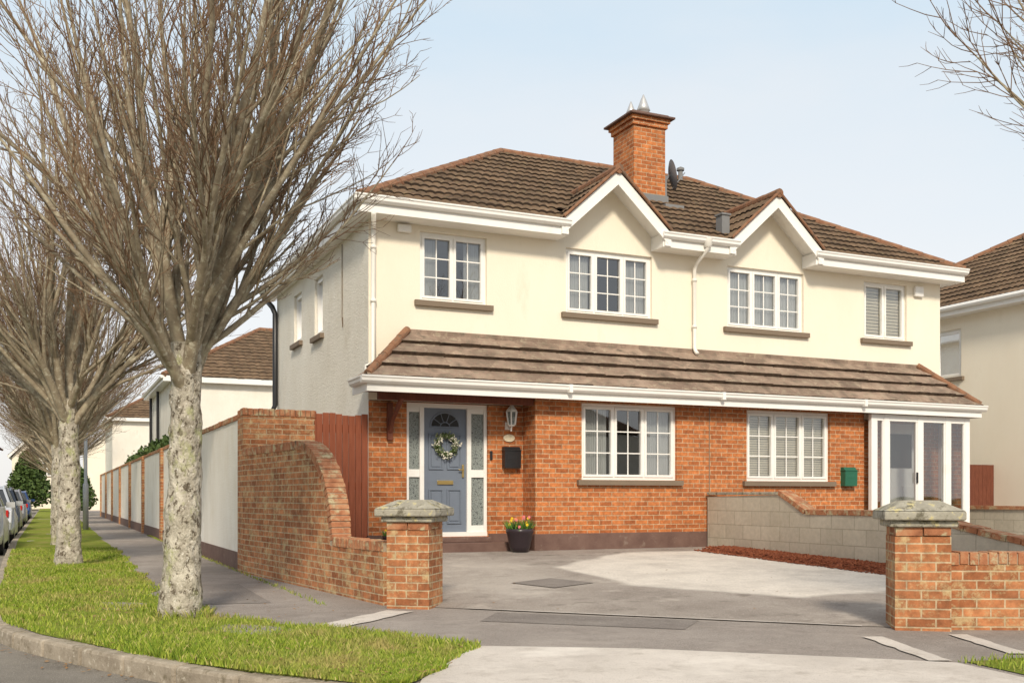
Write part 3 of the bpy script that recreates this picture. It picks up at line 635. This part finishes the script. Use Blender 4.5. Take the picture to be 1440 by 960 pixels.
def lbox(name,mat,x,y,z):
    a=Acc(name,mat,H); a.prism([(x-.14,y-.12,z-.17),(x-.14,y-.001,z-.17),(x-.14,y-.001,z+.17),(x-.14,y-.07,z+.17),(x-.14,y-.13,z+.10)],(.28,0,0)); a.box(x-.15,x+.15,y-.14,y-.001,z+.105,z+.12); a.box(x-.09,x+.09,y-.128,y-.12,z-.02,z+.03); a.done(bevel=.008)
lbox('letter_box',M['black'],6.66,YF,.62); lbox('letter_box',M['green'],13.12,YB,.36)
a=Acc('alarm_boxes',M['white'],H); a.box(4.78,5.0,YF-.07,YF-.001,4.0,4.12); a.box(15.20,15.42,YF-.07,YF-.001,3.86,4.06); a.done(bevel=.02)
a=Acc('door_bell',M['black'],H); a.box(6.31,6.35,YF-.03,YF-.001,.58,.72); a.done(bevel=.005)
# right-hand glazed porch
a=Acc('glazed_porch_frame',M['white'],H); yp=14.20
for x in (13.58,13.88,14.70,15.40,15.90): a.box(x-.06,x+.06,yp-.04,yp+.04,-.66,1.5)
for (p,q) in ((13.641,13.819),(13.941,14.639),(14.761,15.339),(15.461,15.839)):
    a.box(p,q,yp-.035,yp+.035,1.38,1.5); a.box(p,q,yp-.035,yp+.035,-.66,-.56)
    for (c,d) in ((p,p+.03),(q-.03,q)): a.box(c,d,yp-.03,yp+.03,-.56,1.38)
a.box(15.86,15.94,yp+.041,YF,1.4,1.5)
a.box(15.86,15.94,yp+.041,YF,-.66,-.58); a.box(15.86,15.94,YF-.08,YF-.001,-.58,1.4)
a.box(14.5,15.3,YF+.02,YF+.10,-.62,1.4)
for (p,q,r,t) in ((14.6,14.85,-.45,.2),(14.95,15.2,-.45,.2)): a.box(p,q,YF+.005,YF+.02,r,t)
a.done(bevel=.004)
a=Acc('glazed_porch_glass',[M['glass'],M['darkglass'],M['black']],H)
for (p,q) in ((13.66,13.82),(13.97,14.61),(14.76,15.34),(15.46,15.84)): a.poly([(p,yp,-.58),(q,yp,-.58),(q,yp,1.4),(p,yp,1.4)])
a.poly([(15.9,yp+.04,-.58),(15.9,YF-.08,-.58),(15.9,YF-.08,1.4),(15.9,yp+.04,1.4)])
a.box(14.62,15.18,YF+.008,YF+.018,.55,1.2,1); a.box(14.60,14.63,yp-.06,yp-.04,.25,.45,2); a.done()
# ------------------------------------------------------------------ pots
def pot(name,x,y,s,flower):
    e=empty(name); zz=gz(x,y)
    a=Acc('pot',M['terra'],e); a.lathe((x,y,zz),[(.0,0),(.12*s,0),(.15*s,.08*s),(.185*s,.26*s),(.20*s,.28*s),(.20*s,.33*s),(.175*s,.33*s),(.17*s,.28*s),(0,.28*s)],20); a.done(smooth=True)
    a=Acc('plants',[M['leaf'],plain('yellow_petal',(.8,.55,.03),.7),plain('fresh_leaf',(.12,.26,.04),.6),plain('pink_petal',(.72,.16,.24),.7)],e)
    for i in range(420):
        an=U(0,6.28); r0=U(0,.16)*s; b=Vector((x+r0*math.cos(an),y+r0*math.sin(an),zz+.29*s)); d=Vector((math.cos(an)*U(.1,1.1),math.sin(an)*U(.1,1.1),1)).normalized()
        l=U(.06,.22)*s; w=d.cross(Vector((U(-1,1),U(-1,1),.1))).normalized()*.012*s; a.poly([b-w,b+w,b+d*l+Vector((0,0,-.01))],random.choice([0,2]))
    for i in range(flower):
        c=Vector((x+U(-.19,.19)*s,y+U(-.19,.05)*s,zz+U(.33,.50)*s)); a.tube([(c.x,c.y,zz+.3*s),c],.004,4,2); cm=random.choice([1,1,3])
        for k in range(6):
            t=k*math.pi/3; p=Vector((math.cos(t),-.3,math.sin(t)))*.024*s; q=Vector((-math.sin(t),0,math.cos(t)))*.010*s; a.poly([c,c+p*.6+q,c+p,c+p*.6-q],cm)
        a.tube([c,c+Vector((0,-.015,0))],.006,6,1)
    a.done()
pot('flower_pot',6.52,14.15,1.08,16); pot('flower_pot',4.62,14.5,.8,3)
# ------------------------------------------------------------------ boundary wall, pier, gate
bw=empty('boundary_wall')
a=Acc('render_panels',nmat('garden_wall_paint',[(.3,(.80,.75,.66)),(.7,(.89,.85,.77))],scale=1.5,rough=.95,bump=.9,bscale=50,dist=.018,spots=[(2.5,.57,.8,(.66,.58,.46)),(.9,.55,.8,(.76,.69,.57))],spec=.1,stretch=(1,1,.5)),bw)
a.box(2.54,2.74,15.3,60,-1.1,1.14); a.done()
a=Acc('wall_plinth',M['plinth'],bw); a.box(2.515,2.54,15.3,60,-1.1,-.82); a.done()
a=Acc('brick_piers',M['gbrick'],bw); a.box(2.50,3.53,14.83,15.05,-1.1,1.16); a.box(2.50,2.80,15.051,15.30,-1.1,1.16)
y=20.9
while y<60: a.box(2.47,2.80,y,y+.34,-1.1,1.2); y+=5.55
a.done()
a=Acc('wall_coping',M['bonebrick'],bw); coping(a,[(2.64,15.3,1.215),(2.64,60,1.215)],.25,.075,.215); coping(a,[(2.49,14.94,1.26),(3.54,14.94,1.26)],.25,.10); coping(a,[(2.63,15.07,1.255),(2.63,15.30,1.255)],.26,.10); a.done(bevel=.005)
a=Acc('coping_mortar',M['mortar'],bw); a.box(2.52,3.52,14.84,15.04,1.16,1.245); a.done()
a=Acc('timber_gate',M['gate'])
x=3.56; k=0
while x<4.30:
    a.box(x,x+.092,14.86,14.885,-1.0,1.22+.02*math.sin(k)); x+=.098; k+=1
for zz in (-.7,.1,.95): a.box(3.56,4.32,14.887,14.93,zz,zz+.12)
a.box(3.532,3.555,14.84,14.93,-1.08,1.25)
a.done(bevel=.004)
P0=Vector((2.60,14.82,0)); P1=Vector((3.12,9.80,0)); LW=(P1-P0).length; ang=math.atan2(P1.y-P0.y,P1.x-P0.x)
gw=empty('swept_garden_wall',(P0.x,P0.y,0),ang)
TT,TL=.58,-.55; s0,s1=.47*LW,.70*LW
prof=[(0,TT),(s0,TT)]+[(s0+(s1-s0)*math.sin(t),TL+(TT-TL)*math.cos(t)) for t in [math.pi/2*i/14 for i in range(1,15)]]+[(LW,TL)]
a=Acc('brick_body',M['gbrick'],gw)
body=[(0,0,-1.12)]+[(x,0,z_) for x,z_ in prof]+[(LW,0,-1.12)]
body=[(p[0],-.108,p[2]) for p in body]; a.prism(body,(0,.215,0)); a.done()
cp=[(0,0,TT+.10),(s0,0,TT+.10)]+[(s0+(s1-s0+.10)*math.sin(t),0,TL+(TT+.10-TL)*math.cos(t)) for t in [math.pi/2*i/14 for i in range(1,14)]]+[(s1+.10,0,TL+.06)]
a=Acc('brick_coping',M['bonebrick'],gw); coping(a,cp,.235,.105); coping(a,[(s1+.10,0,TL+.10),(LW,0,TL+.10)],.235,.10); a.done(bevel=.006)
a=Acc('coping_mortar',M['mortar'],gw)
cb=[(p[0],p[2]) for p in cp]
inner=[(x,z_) for x,z_ in prof[:-1]]; n_=min(len(inner),len(cb))
for i in range(n_-1):
    o1,o2=cb[i],cb[i+1]; p1,p2=inner[i],inner[i+1]
    f=lambda o,p:(p[0]+(o[0]-p[0])*.9,p[1]+(o[1]-p[1])*.9)
    q1,q2=f(o1,p1),f(o2,p2); a.prism([(p1[0],-.106,p1[1]),(p2[0],-.106,p2[1]),(q2[0],-.106,q2[1]),(q1[0],-.106,q1[1])],(0,.211,0))
a.box(s1,LW,-.104,.103,TL+.0,TL+.09); a.done()
def pillar(x,y,yaw):
    e=empty('gate_pillar',(x,y,0),yaw); h=.215
    a=Acc('brick_shaft',M['gbrick'],e); a.box(-h,h,-h,h,-1.12,-.321); a.box(-h+.01,h-.01,-h+.01,h-.01,-.32,-.246); a.done()
    a=Acc('brick_collar',M['bonebrick'],e)
    coping(a,[(-h,-h+.05,-.245),(h,-h+.05,-.245)],.13,.072,.21); coping(a,[(-h,h-.05,-.245),(h,h-.05,-.245)],.13,.072,.21); a.done(bevel=.005)
    a=Acc('stone_cap',M['stone'],e)
    a.box(-.26,.26,-.26,.26,-.245,-.19); a.box(-.31,.31,-.31,.31,-.189,-.115)
    a.add([(-.31,-.31,-.114),(.31,-.31,-.114),(.31,.31,-.114),(-.31,.31,-.114),(-.14,-.14,-.03),(.14,-.14,-.03),(.14,.14,-.03),(-.14,.14,-.03)],[(0,1,5,4),(1,2,6,5),(2,3,7,6),(3,0,4,7),(4,5,6,7)])
    a.done(bevel=.014)
pillar(3.27,9.56,math.radians(-38)); pillar(6.53,6.32,math.radians(-35))
fw=empty('front_garden_wall')
fl=[(6.70,6.20),(7.6,5.75),(9,5.15),(12,4.05),(16,2.8)]
for i,(p,q) in enumerate(zip(fl[:-1],fl[1:])):
    v=Vector((q[0]-p[0],q[1]-p[1],0)); L=v.length
    a=Acc('brick_section',M['gbrick'],fw); a.box(0,L,-.108,.108,-1.12,-.55); a.done(loc=(p[0],p[1],0),rot=math.atan2(v.y,v.x))
a=Acc('brick_coping',M['bonebrick'],fw); coping(a,[(x,y,-.45) for x,y in fl],.235,.10); a.done(bevel=.006)
a=Acc('coping_mortar',M['mortar'],fw)
for (p,q) in zip(fl[:-1],fl[1:]):
    v=Vector((q[0]-p[0],q[1]-p[1],0)).normalized(); n=Vector((-v.y,v.x,0)); c=Vector(((p[0]+q[0])/2,(p[1]+q[1])/2,-.507)); a.obox(c,v*(math.hypot(q[0]-p[0],q[1]-p[1])/2),n*.105,Vector((0,0,.043)))
a.done()
pw=empty('block_wall')
prf=[(14.30,.0),(12.45,.03),(11.85,-.26),(9.6,-.26),(9.0,-.42),(8.2,-.55),(5.5,-.6)]
a=Acc('block_body',M['block'],pw); a.prism([(10.06,14.30,-1.12)]+[(10.06,y,z_) for y,z_ in prf]+[(10.06,5.5,-1.12)],(.2,0,0)); a.done()
a=Acc('brick_coping',M['bonebrick'],pw); coping(a,[(10.16,y,z_+.075) for y,z_ in prf[1:]],.235,.075,.21); a.done(bevel=.005)
a=Acc('block_coping',M['stone'],pw); a.box(10.04,10.28,12.46,14.30,.031,.075); a.done(bevel=.006)
a=Acc('side_boundary_wall',[M['block'],M['bonebrick']]); a.box(17.0,17.2,6,15.2,-1.1,-.25); a.box(16.97,17.23,6,15.2,-.249,-.18,1); a.done()
a=Acc('side_gate',M['timberB'])
x=16.0
while x<18.9:
    t=(x-16.0)/1.5; a.box(x,x+.11,16.2,16.23,-1.0,.70+.25*math.sin(min(1,t)*math.pi)); x+=.115
a.done()
# ------------------------------------------------------------------ neighbouring houses
def house(name,x0,x1,y0,y1,ze,rise,ops=[],zg=-1.15,wallm='cream',gable=False):
    e=empty(name); w=Acc('walls',M[wallm],e)
    fo=[o[1:5] for o in ops if o[0]=='f']; lo=[o[1:5] for o in ops if o[0]=='l']
    wall(w,plY(y0),x0,x1,zg,ze,fo,.13); wall(w,plX(x0),y0,y1,zg,ze,lo,.13)
    w.poly([(x1,y0,zg),(x1,y1,zg),(x1,y1,ze),(x1,y0,ze)]); w.poly([(x0,y1,zg),(x1,y1,zg),(x1,y1,ze),(x0,y1,ze)])
    if gable: w.poly([(x0,y0+.01,ze),(x1,y0+.01,ze),((x0+x1)/2,y0+.01,ze+rise)])
    w.done()
    WW=Win(e)
    for o in fo: WW.win(plY(y0),o[0],o[1],o[2],o[3],[1,1] if o[1]-o[0]<1.3 else [1,1,1],2,2,mode='voile')
    for o in lo: WW.win(plX(x0),o[0],o[1],o[2],o[3],[1],1,1,mode='none')
    WW.done()
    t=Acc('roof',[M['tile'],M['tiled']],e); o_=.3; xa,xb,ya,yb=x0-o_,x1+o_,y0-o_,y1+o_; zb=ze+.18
    if gable:
        hx=(xb-xa)/2; S=math.hypot(hx,rise)
        tiled(t,(xa,yb,zb),(0,-1,0),(hx,0,rise),yb-ya,S,per=3); tiled(t,(xb,ya,zb),(0,1,0),(-hx,0,rise),yb-ya,S,per=3)
    else:
        hy=(yb-ya)/2; hx=min(hy,(xb-xa)/2-.01); S=math.hypot(hy,rise); S2=math.hypot(hx,rise)
        tiled(t,(xa,ya,zb),(1,0,0),(0,hy,rise),xb-xa,S,clips=[((xa,ya,0),(-hy,hx,0)),((xb,ya,0),(hy,hx,0))],per=3)
        tiled(t,(xb,yb,zb),(-1,0,0),(0,-hy,rise),xb-xa,S,clips=[((xb,yb,0),(hy,-hx,0)),((xa,yb,0),(-hy,-hx,0))],per=3)
        tiled(t,(xa,yb,zb),(0,-1,0),(hx,0,rise),yb-ya,S2,clips=[((xa,ya,0),(hy,-hx,0)),((xa,yb,0),(hy,hx,0))],per=6)
        tiled(t,(xb,ya,zb),(0,1,0),(-hx,0,rise),yb-ya,S2,clips=[((xb,ya,0),(-hy,-hx,0)),((xb,yb,0),(-hy,hx,0))],per=3)
    t.done()
    r=Acc('ridge_and_hips',M['ridge'],e)
    if gable: ridge_line(r,((xa+xb)/2,ya,zb+rise),((xa+xb)/2,yb,zb+rise))
    else:
        ym=(ya+yb)/2
        if xb-xa>2*hx+.3: ridge_line(r,(xa+hx,ym,zb+rise),(xb-hx,ym,zb+rise))
        for (cx_,cy_,sx_) in ((xa,ya,1),(xa,yb,1),(xb,ya,-1),(xb,yb,-1)): ridge_line(r,(cx_,cy_,zb+.03),(cx_+sx_*hx,ym,zb+rise))
    r.done()
    f=Acc('fascia',M['white'],e)
    if not gable: f.box(xa,xb,ya,ya+.03,ze-.02,zb); f.box(xa+.031,xb,ya+.031,y0-.001,ze-.02,ze)
    f.box(xa,xa+.03,ya+.031,yb,ze-.02,zb); f.box(xa+.031,x0-.001,y0,yb,ze-.02,ze)
    f.tube([(xa-.05,ya,zb-.04),(xa-.05,yb,zb-.04)],.06,8)
    if gable:
        for s in (-1,1):
            m_=(xa+xb)/2; hx=(xb-xa)/2; f.prism([(m_+s*hx,ya-.02,zb),(m_,ya-.02,zb+rise),(m_,ya-.02,zb+rise-.3),(m_+s*hx,ya-.02,zb-.3)],(0,.03,0))
    f.done()
    return e
house('neighbour_house',19.0,30.5,14.7,22.0,4.15,2.3,[('l',17.1,17.9,2.75,3.85),('f',20,21.6,2.9,4.0),('f',25,26.6,2.9,4.0)])
e2=house('distant_house',4.1,15,40,48,4.3,2.6,[('f',9,10.5,2.9,4.0)],wallm='dash')
a=Acc('drainpipes',M['black'],e2); a.tube([(4.0,44,4.3),(4.0,44,-1)],.06,8); a.tube([(4.0,47.2,4.3),(4.0,47.2,-1)],.06,8); a.done()
house('distant_house',3.2,12,62,70,4.3,2.6,[('f',5.3,6.8,2.9,4.0)],wallm='dash')
house('distant_house',2.6,8.6,88,97,3.8,2.8,[('f',4.2,6.8,1.9,3.2)],gable=True)
house('distant_house',-3.2,1.2,104,112,3.6,2.6,[('f',-1.6,.4,1.9,3.2)],gable=True)
house('distant_house',-14,-4.5,100,110,4.3,2.6,[('f',-9,-7,2.4,3.8)],wallm='dash')
for (x0,y0) in ((-16,-34),(-2,-36),(13,-38),(28,-42)): house('opposite_house',x0,x0+11,y0,y0+8,4.2,2.4,[])
e=empty('street_lamp'); a=Acc('lamp_column',plain('galvanised',(.35,.36,.37),.5,.4),e); a.tube([(1.05,36,-1.08),(1.05,36,.4),(1.05,36,.45),(1.05,36,5.6),(.9,36,5.9),(.2,36,6.0)],[.09,.09,.055,.05,.045,.04],10); a.done(smooth=True)
a=Acc('lamp_head',M['frost'],e); a.tube([(.3,36,5.99),(0,36,6.0),(-.35,36,5.97)],[.06,.11,.05],10); a.done(smooth=True)
# ------------------------------------------------------------------ cars
def car(x,y,paint,L=4.2,Wd=1.75):
    e=empty('parked_car',(x,y,RZ))
    pm=plain('car_paint',paint,.25,.3,.6)
    def loft(name,mat,prof):
        a=Acc(name,mat,e); n=len(prof); L_=[(-w,yy,zz) for yy,zz,w in prof]; R_=[(w,yy,zz) for yy,zz,w in prof]
        a.add(L_+R_,[tuple(range(n)),tuple(range(n,2*n))[::-1]]+[(i,i+n,(i+1)%n+n,(i+1)%n) for i in range(n)]); return a
    h=Wd/2
    body=[(-2.08,.32,h-.08),(-2.12,.55,h-.04),(-2.05,.85,h-.03),(-1.9,.98,h-.07),(-.9,1.0,h-.05),(.75,.98,h-.05),(1.3,.88,h-.06),(1.95,.72,h-.12),(2.1,.55,h-.1),(2.08,.32,h-.1),(1.75,.22,h-.05),(1.7,.42,h-.02),(1.5,.58,h),(1.28,.58,h),(1.05,.42,h),(1.0,.2,h),(-1.0,.2,h),(-1.05,.42,h),(-1.28,.58,h),(-1.5,.58,h),(-1.7,.42,h),(-1.75,.22,h-.02)]
    loft('body',pm,body).done(bevel=.03)
    cab=[(-1.93,.98,h-.1),(-1.6,1.38,h-.24),(-1.2,1.46,h-.26),(-.1,1.47,h-.26),(.25,1.38,h-.24),(.95,.97,h-.1)]
    loft('glazing',M['darkglass'],cab).done(bevel=.02)
    a=Acc('roof_and_pillars',pm,e); rf=[(-1.62,1.385),(-1.2,1.475),(-.1,1.485),(.22,1.40)]
    for (p,q) in zip(rf[:-1],rf[1:]): a.add([(-h+.23,p[0],p[1]),(h-.23,p[0],p[1]),(h-.23,q[0],q[1]),(-h+.23,q[0],q[1])],[(0,1,2,3)])
    for s in (-1,1):
        a.tube([(s*(h-.1),-1.9,.98),(s*(h-.24),-1.6,1.39),(s*(h-.255),-1.2,1.465),(s*(h-.255),-.1,1.475),(s*(h-.235),.25,1.39),(s*(h-.1),.95,.98)],.035,6); a.tube([(s*(h-.09),-.35,.99),(s*(h-.25),-.4,1.46)],.03,6)
        a.obox((s*(h+.06),.68,1.02),Vector((.09,0,0)),Vector((0,.05,0)),Vector((0,0,.06)))
    a.done()
    a=Acc('wheels',[M['rubber'],M['alloy']],e)
    for s in (-1,1):
        for yy in (-1.38,1.38):
            a.tube([(s*(h-.2),yy,.31),(s*(h-.01),yy,.31)],.31,20); a.tube([(s*(h-.015),yy,.31),(s*(h),yy,.31)],.2,14,1)
    a.done()
    a=Acc('lights',[M['redlens'],M['white'],M['black']],e)
    for s in (-1,1): a.box(s*(h-.22)-.1,s*(h-.22)+.1,-2.14,-2.0,.68,.86,0); a.box(s*(h-.28)-.14,s*(h-.28)+.14,1.9,2.09,.6,.72,1)
    a.box(-.26,.26,-2.145,-2.1,.5,.61,1); a.box(-.8,.8,-2.15,-2.05,.3,.36,2); a.done(bevel=.01)
car(-1.75,25.0,(.62,.63,.64)); car(-1.72,31.0,(.5,.52,.55)); car(-1.75,37.5,(.03,.04,.06)); car(-1.75,46,(.25,.25,.27)); car(-1.75,57,(.03,.07,.2))
# ------------------------------------------------------------------ hedge / distant greenery
def foliage(name,boxes,n,size,mat):
    a=Acc(name,mat)
    for i in range(n):
        (cx_,cy_,cz_,rx,ry,rz)=random.choice(boxes)
        d=Vector((random.gauss(0,1),random.gauss(0,1),random.gauss(0,1))).normalized()*(R()**.4)
        c=Vector((cx_+d.x*rx,cy_+d.y*ry,cz_+d.z*rz)); p=Vector((U(-1,1),U(-1,1),U(-1,1))).normalized(); q=p.cross(Vector((U(-1,1),U(-1,1),U(-1,1)))).normalized(); s=size*U(.5,1.3)
        a.poly([c-p*s,c+q*s*.6,c+p*s,c-q*s*.6])
    a.done()
foliage('garden_hedge',[(3.6,30+i*1.3,1.15+.12*math.sin(i*2.1),.95,1.3,.75) for i in range(12)],9000,.09,M['leaf'])
foliage('conifer_tree',[(-1.4,80,0+i*.5,1.9-i*.25,2.0-i*.25,.8) for i in range(6)],5000,.16,M['leaf'])
foliage('conifer_tree',[(1.9,74,-.2+i*.35,1.0-i*.15,1.4-i*.2,.7) for i in range(5)],3000,.14,M['leaf'])
# ------------------------------------------------------------------ bare trees
def tree_mesh(name,seed,cb=2.45,Ht=7.6,limbs=13,dens=1.0,trunk=.165):
    rs=random.Random(seed); g=lambda a,b:a+(b-a)*rs.random()
    a=Acc(name,[M['bark'],M['limb'],M['twig']])
    n=60; pts=[];rad=[]; ox=oy=0
    for i in range(n+1):
        t=i/n; z_=-.06+(cb+.06)*t; ox+=g(-.006,.006); oy+=g(-.006,.006)
        fl=.30*math.exp(-t*n*.16/1.2); top_=.12*max(0,(t-.85)/.15)
        pts.append((ox,oy,z_)); rad.append(trunk*(1-.26*t+fl+top_)*(1+.02*math.sin(i*.7+seed)))
    sd=32; vs=[]
    kn=[(g(0,6.28),g(.3,cb-.2),g(.08,.2)) for _ in range(14)]
    for (p,r_) in zip(pts,rad):
        for j in range(sd):
            w=2*math.pi*j/sd; rr=r_*(1+.035*math.sin(3*w+p[2]*1.3)+.02*math.sin(7*w+p[2]*4)+g(-.018,.018))
            for (kw,kz,ks_) in kn:
                dw=abs((w-kw+math.pi)%(2*math.pi)-math.pi)*r_; rr+=.022*math.exp(-((dw/.05)**2+((p[2]-kz)/.06)**2))
            vs.append((p[0]+rr*math.cos(w),p[1]+rr*math.sin(w),p[2]))
    a.add(vs,[(i*sd+j,i*sd+(j+1)%sd,(i+1)*sd+(j+1)%sd,(i+1)*sd+j) for i in range(n) for j in range(sd)],0)
    top=Vector(pts[-1])
    def grow(p,d,L,r0,steps,upf,jit,taper=.85):
        P=[p.copy()];D=[d.copy()]; s=L/steps
        for i in range(steps):
            d=(d+Vector((g(-jit,jit),g(-jit,jit),g(-jit,jit)))+Vector((0,0,upf))).normalized(); p=p+d*s; P.append(p.copy()); D.append(d.copy())
        return P,D,[r0*(1-taper*i/steps) for i in range(steps+1)]
    def side(d,ang):
        q=d.cross(Vector((g(-1,1),g(-1,1),g(-1,1)))).normalized(); return (d*math.cos(ang)+q*math.sin(ang)).normalized()
    def twig(p,d,L,lvl):
        P,D,Rr=grow(p,d,L,.0044 if lvl==0 else .003,4 if lvl==0 else 2,.09,.13,.5)
        a.tube(P,Rr,3,2,False)
        if lvl==0:
            for k in range(int((2+rs.random()*3)*dens)):
                i=1+int(rs.random()*3.99); i=min(i,len(P)-1); twig(P[i],side(D[i],g(.4,.8)),L*g(.25,.5),1)
    def lateral(p,d,L,r0):
        st=max(4,int(L/.2)); P,D,Rr=grow(p,d,L,r0,st,.07,.09,.7)
        a.tube(P,Rr,4,2 if r0<.009 else 1,False)
        k=.15*L
        while k<L:
            f=k/L*st; i=min(int(f),st-1); q=P[i].lerp(P[i+1],f-i); twig(q,side(D[i],g(.35,.7)),g(.2,.55)*(1-.3*k/L),0); k+=g(.10,.20)/dens
    def shoot(p,d,L,r0,lvl):
        st=max(6,int(L/.22)); P,D,Rr=grow(p,d,L,r0,st,.026 if lvl else .020,.07,.86)
        a.tube(P,Rr,7,1,False)
        k=.18*L
        while k<L*.98:
            f=k/L*st; i=min(int(f),st-1); q=P[i].lerp(P[i+1],f-i); rem=(L-k)
            lateral(q,side(D[i],g(.3,.6)),max(.35,min(1.4,rem*g(.3,.55))),max(.005,Rr[i]*.42)); k+=g(.16,.30)/dens
        lateral(P[-1],D[-1],.45,.006)
        if lvl<1:
            for j in range(4):
                i=1+int(rs.random()*st*.38); shoot(P[i],side(D[i],g(.2,.46)),(L*(1-i/st))*g(.8,1.0),Rr[i]*.68,lvl+1)
    for k in range(limbs):
        az=2*math.pi*(k+g(-.3,.3))/limbs*1.0+ (k%3)*.2; inc=math.radians([16,46,30,53,24,40][k%6]+g(-5,5))
        d=Vector((math.sin(inc)*math.cos(az),math.sin(inc)*math.sin(az),math.cos(inc)))
        st_=top+Vector((math.cos(az)*.03,math.sin(az)*.03,g(-.45,-.05)))
        L=(Ht-cb)*g(.82,1.0)*(1.0 if inc<.6 else .66)
        shoot(st_,d,L,g(.045,.068),0)
    me=a.done(mesh_only=True)
    me.polygons.foreach_set('use_smooth',[True]*len(me.polygons)); return me
tm=[tree_mesh('bare_tree_mesh_a',3,limbs=13,dens=1.0),tree_mesh('bare_tree_mesh_b',11,limbs=12,dens=1.0)]
def tree(x,y,z_,m,rot,s=1,sz=1):
    o=bpy.data.objects.new('bare_tree',tm[m]); o.location=(x,y,z_); o.rotation_euler=(0,0,rot); o.scale=(s,s,sz); COL.objects.link(o)
tree(1.07,9.54,GZ,0,0.4,1,1)
tree(.26,17.1,GZ,1,1.2,1.05,1.05)
tree(.2,25.0,GZ,0,2.5,1.02,1.0); tree(.2,33,GZ,1,4,1,1.0); tree(.2,42,GZ,0,5,1,1); tree(.2,51,GZ,1,.7,1,1); tree(.2,60,GZ,0,1.9,1,1)
tree(8.15,4.55,GZ,1,2.2,1.05,1.0)
tree(-9.5,34,GZ,0,1,1.1,1.1); tree(-9.5,50,GZ,1,3,1.1,1.1); tree(-6,-24,GZ,1,3,1.3,1.3); tree(8,-24,GZ,0,3,1.3,1.3); tree(19,-26,GZ,1,5,1.3,1.3)
# ------------------------------------------------------------------ light
sd=Vector((-.36,-1.0,0)).normalized(); el=math.radians(36)
sv=Vector((sd.x*math.cos(el),sd.y*math.cos(el),math.sin(el)))
l=bpy.data.lights.new('sun','SUN'); l.energy=3.5; l.angle=math.radians(9); l.color=(1,.89,.73)
lo=bpy.data.objects.new('sun',l); lo.rotation_euler=sv.to_track_quat('Z','Y').to_euler(); lo.location=(0,0,30); COL.objects.link(lo)
w=bpy.data.worlds.new('World'); scene.world=w; w.use_nodes=True; nt=w.node_tree; bg=nt.nodes['Background']; out=nt.nodes['World Output']
sk=nt.nodes.new('ShaderNodeTexSky'); sk.sky_type='NISHITA'; sk.sun_disc=False; sk.sun_elevation=el; sk.sun_rotation=math.atan2(sd.x,sd.y); sk.dust_density=2.0
nt.links.new(sk.outputs[0],bg.inputs[0]); bg.inputs[1].default_value=.14
tc=nt.nodes.new('ShaderNodeTexCoord'); sp=nt.nodes.new('ShaderNodeSeparateXYZ'); nt.links.new(tc.outputs['Generated'],sp.inputs[0])
r=ramp(nt,[(0,(1.0,.97,.94)),(.14,(.97,.97,.97)),(.27,(.88,.94,.98)),(.42,(.70,.86,.98)),(.6,(.78,.84,.89)),(1,(.80,.82,.84))]); nt.links.new(sp.outputs[2],r.inputs[0])
mp=nt.nodes.new('ShaderNodeMapping'); mp.inputs['Scale'].default_value=(1,1,3); nt.links.new(tc.outputs['Generated'],mp.inputs[0])
n=nd(nt,'ShaderNodeTexNoise',Scale=1.6,Detail=6,Roughness=.55); nt.links.new(mp.outputs[0],n.inputs['Vector'])
r2=ramp(nt,[(.42,(0,0,0)),(.78,(.7,.7,.7))]); nt.links.new(n.outputs['Fac'],r2.inputs[0])
colr=mixc(nt,r2.outputs[0],r.outputs[0],(.98,.97,.96))
b2=nt.nodes.new('ShaderNodeBackground'); nt.links.new(colr,b2.inputs[0]); b2.inputs[1].default_value=1.0
mx=nt.nodes.new('ShaderNodeMixShader'); mx.inputs[0].default_value=.86
nt.links.new(bg.outputs[0],mx.inputs[1]); nt.links.new(b2.outputs[0],mx.inputs[2]); nt.links.new(mx.outputs[0],out.inputs[0])
# ------------------------------------------------------------------ camera
cam=bpy.data.cameras.new('camera'); cam.sensor_width=36; cam.lens=35.95; cam.shift_y=.1514; cam.clip_end=3000; cam.clip_start=.05
co=bpy.data.objects.new('camera',cam); co.location=(0,0,0); co.rotation_euler=(math.radians(90),0,math.radians(-24.3)); COL.objects.link(co); scene.camera=co
scene.view_settings.view_transform='Standard'; scene.view_settings.look='None'; scene.view_settings.exposure=0
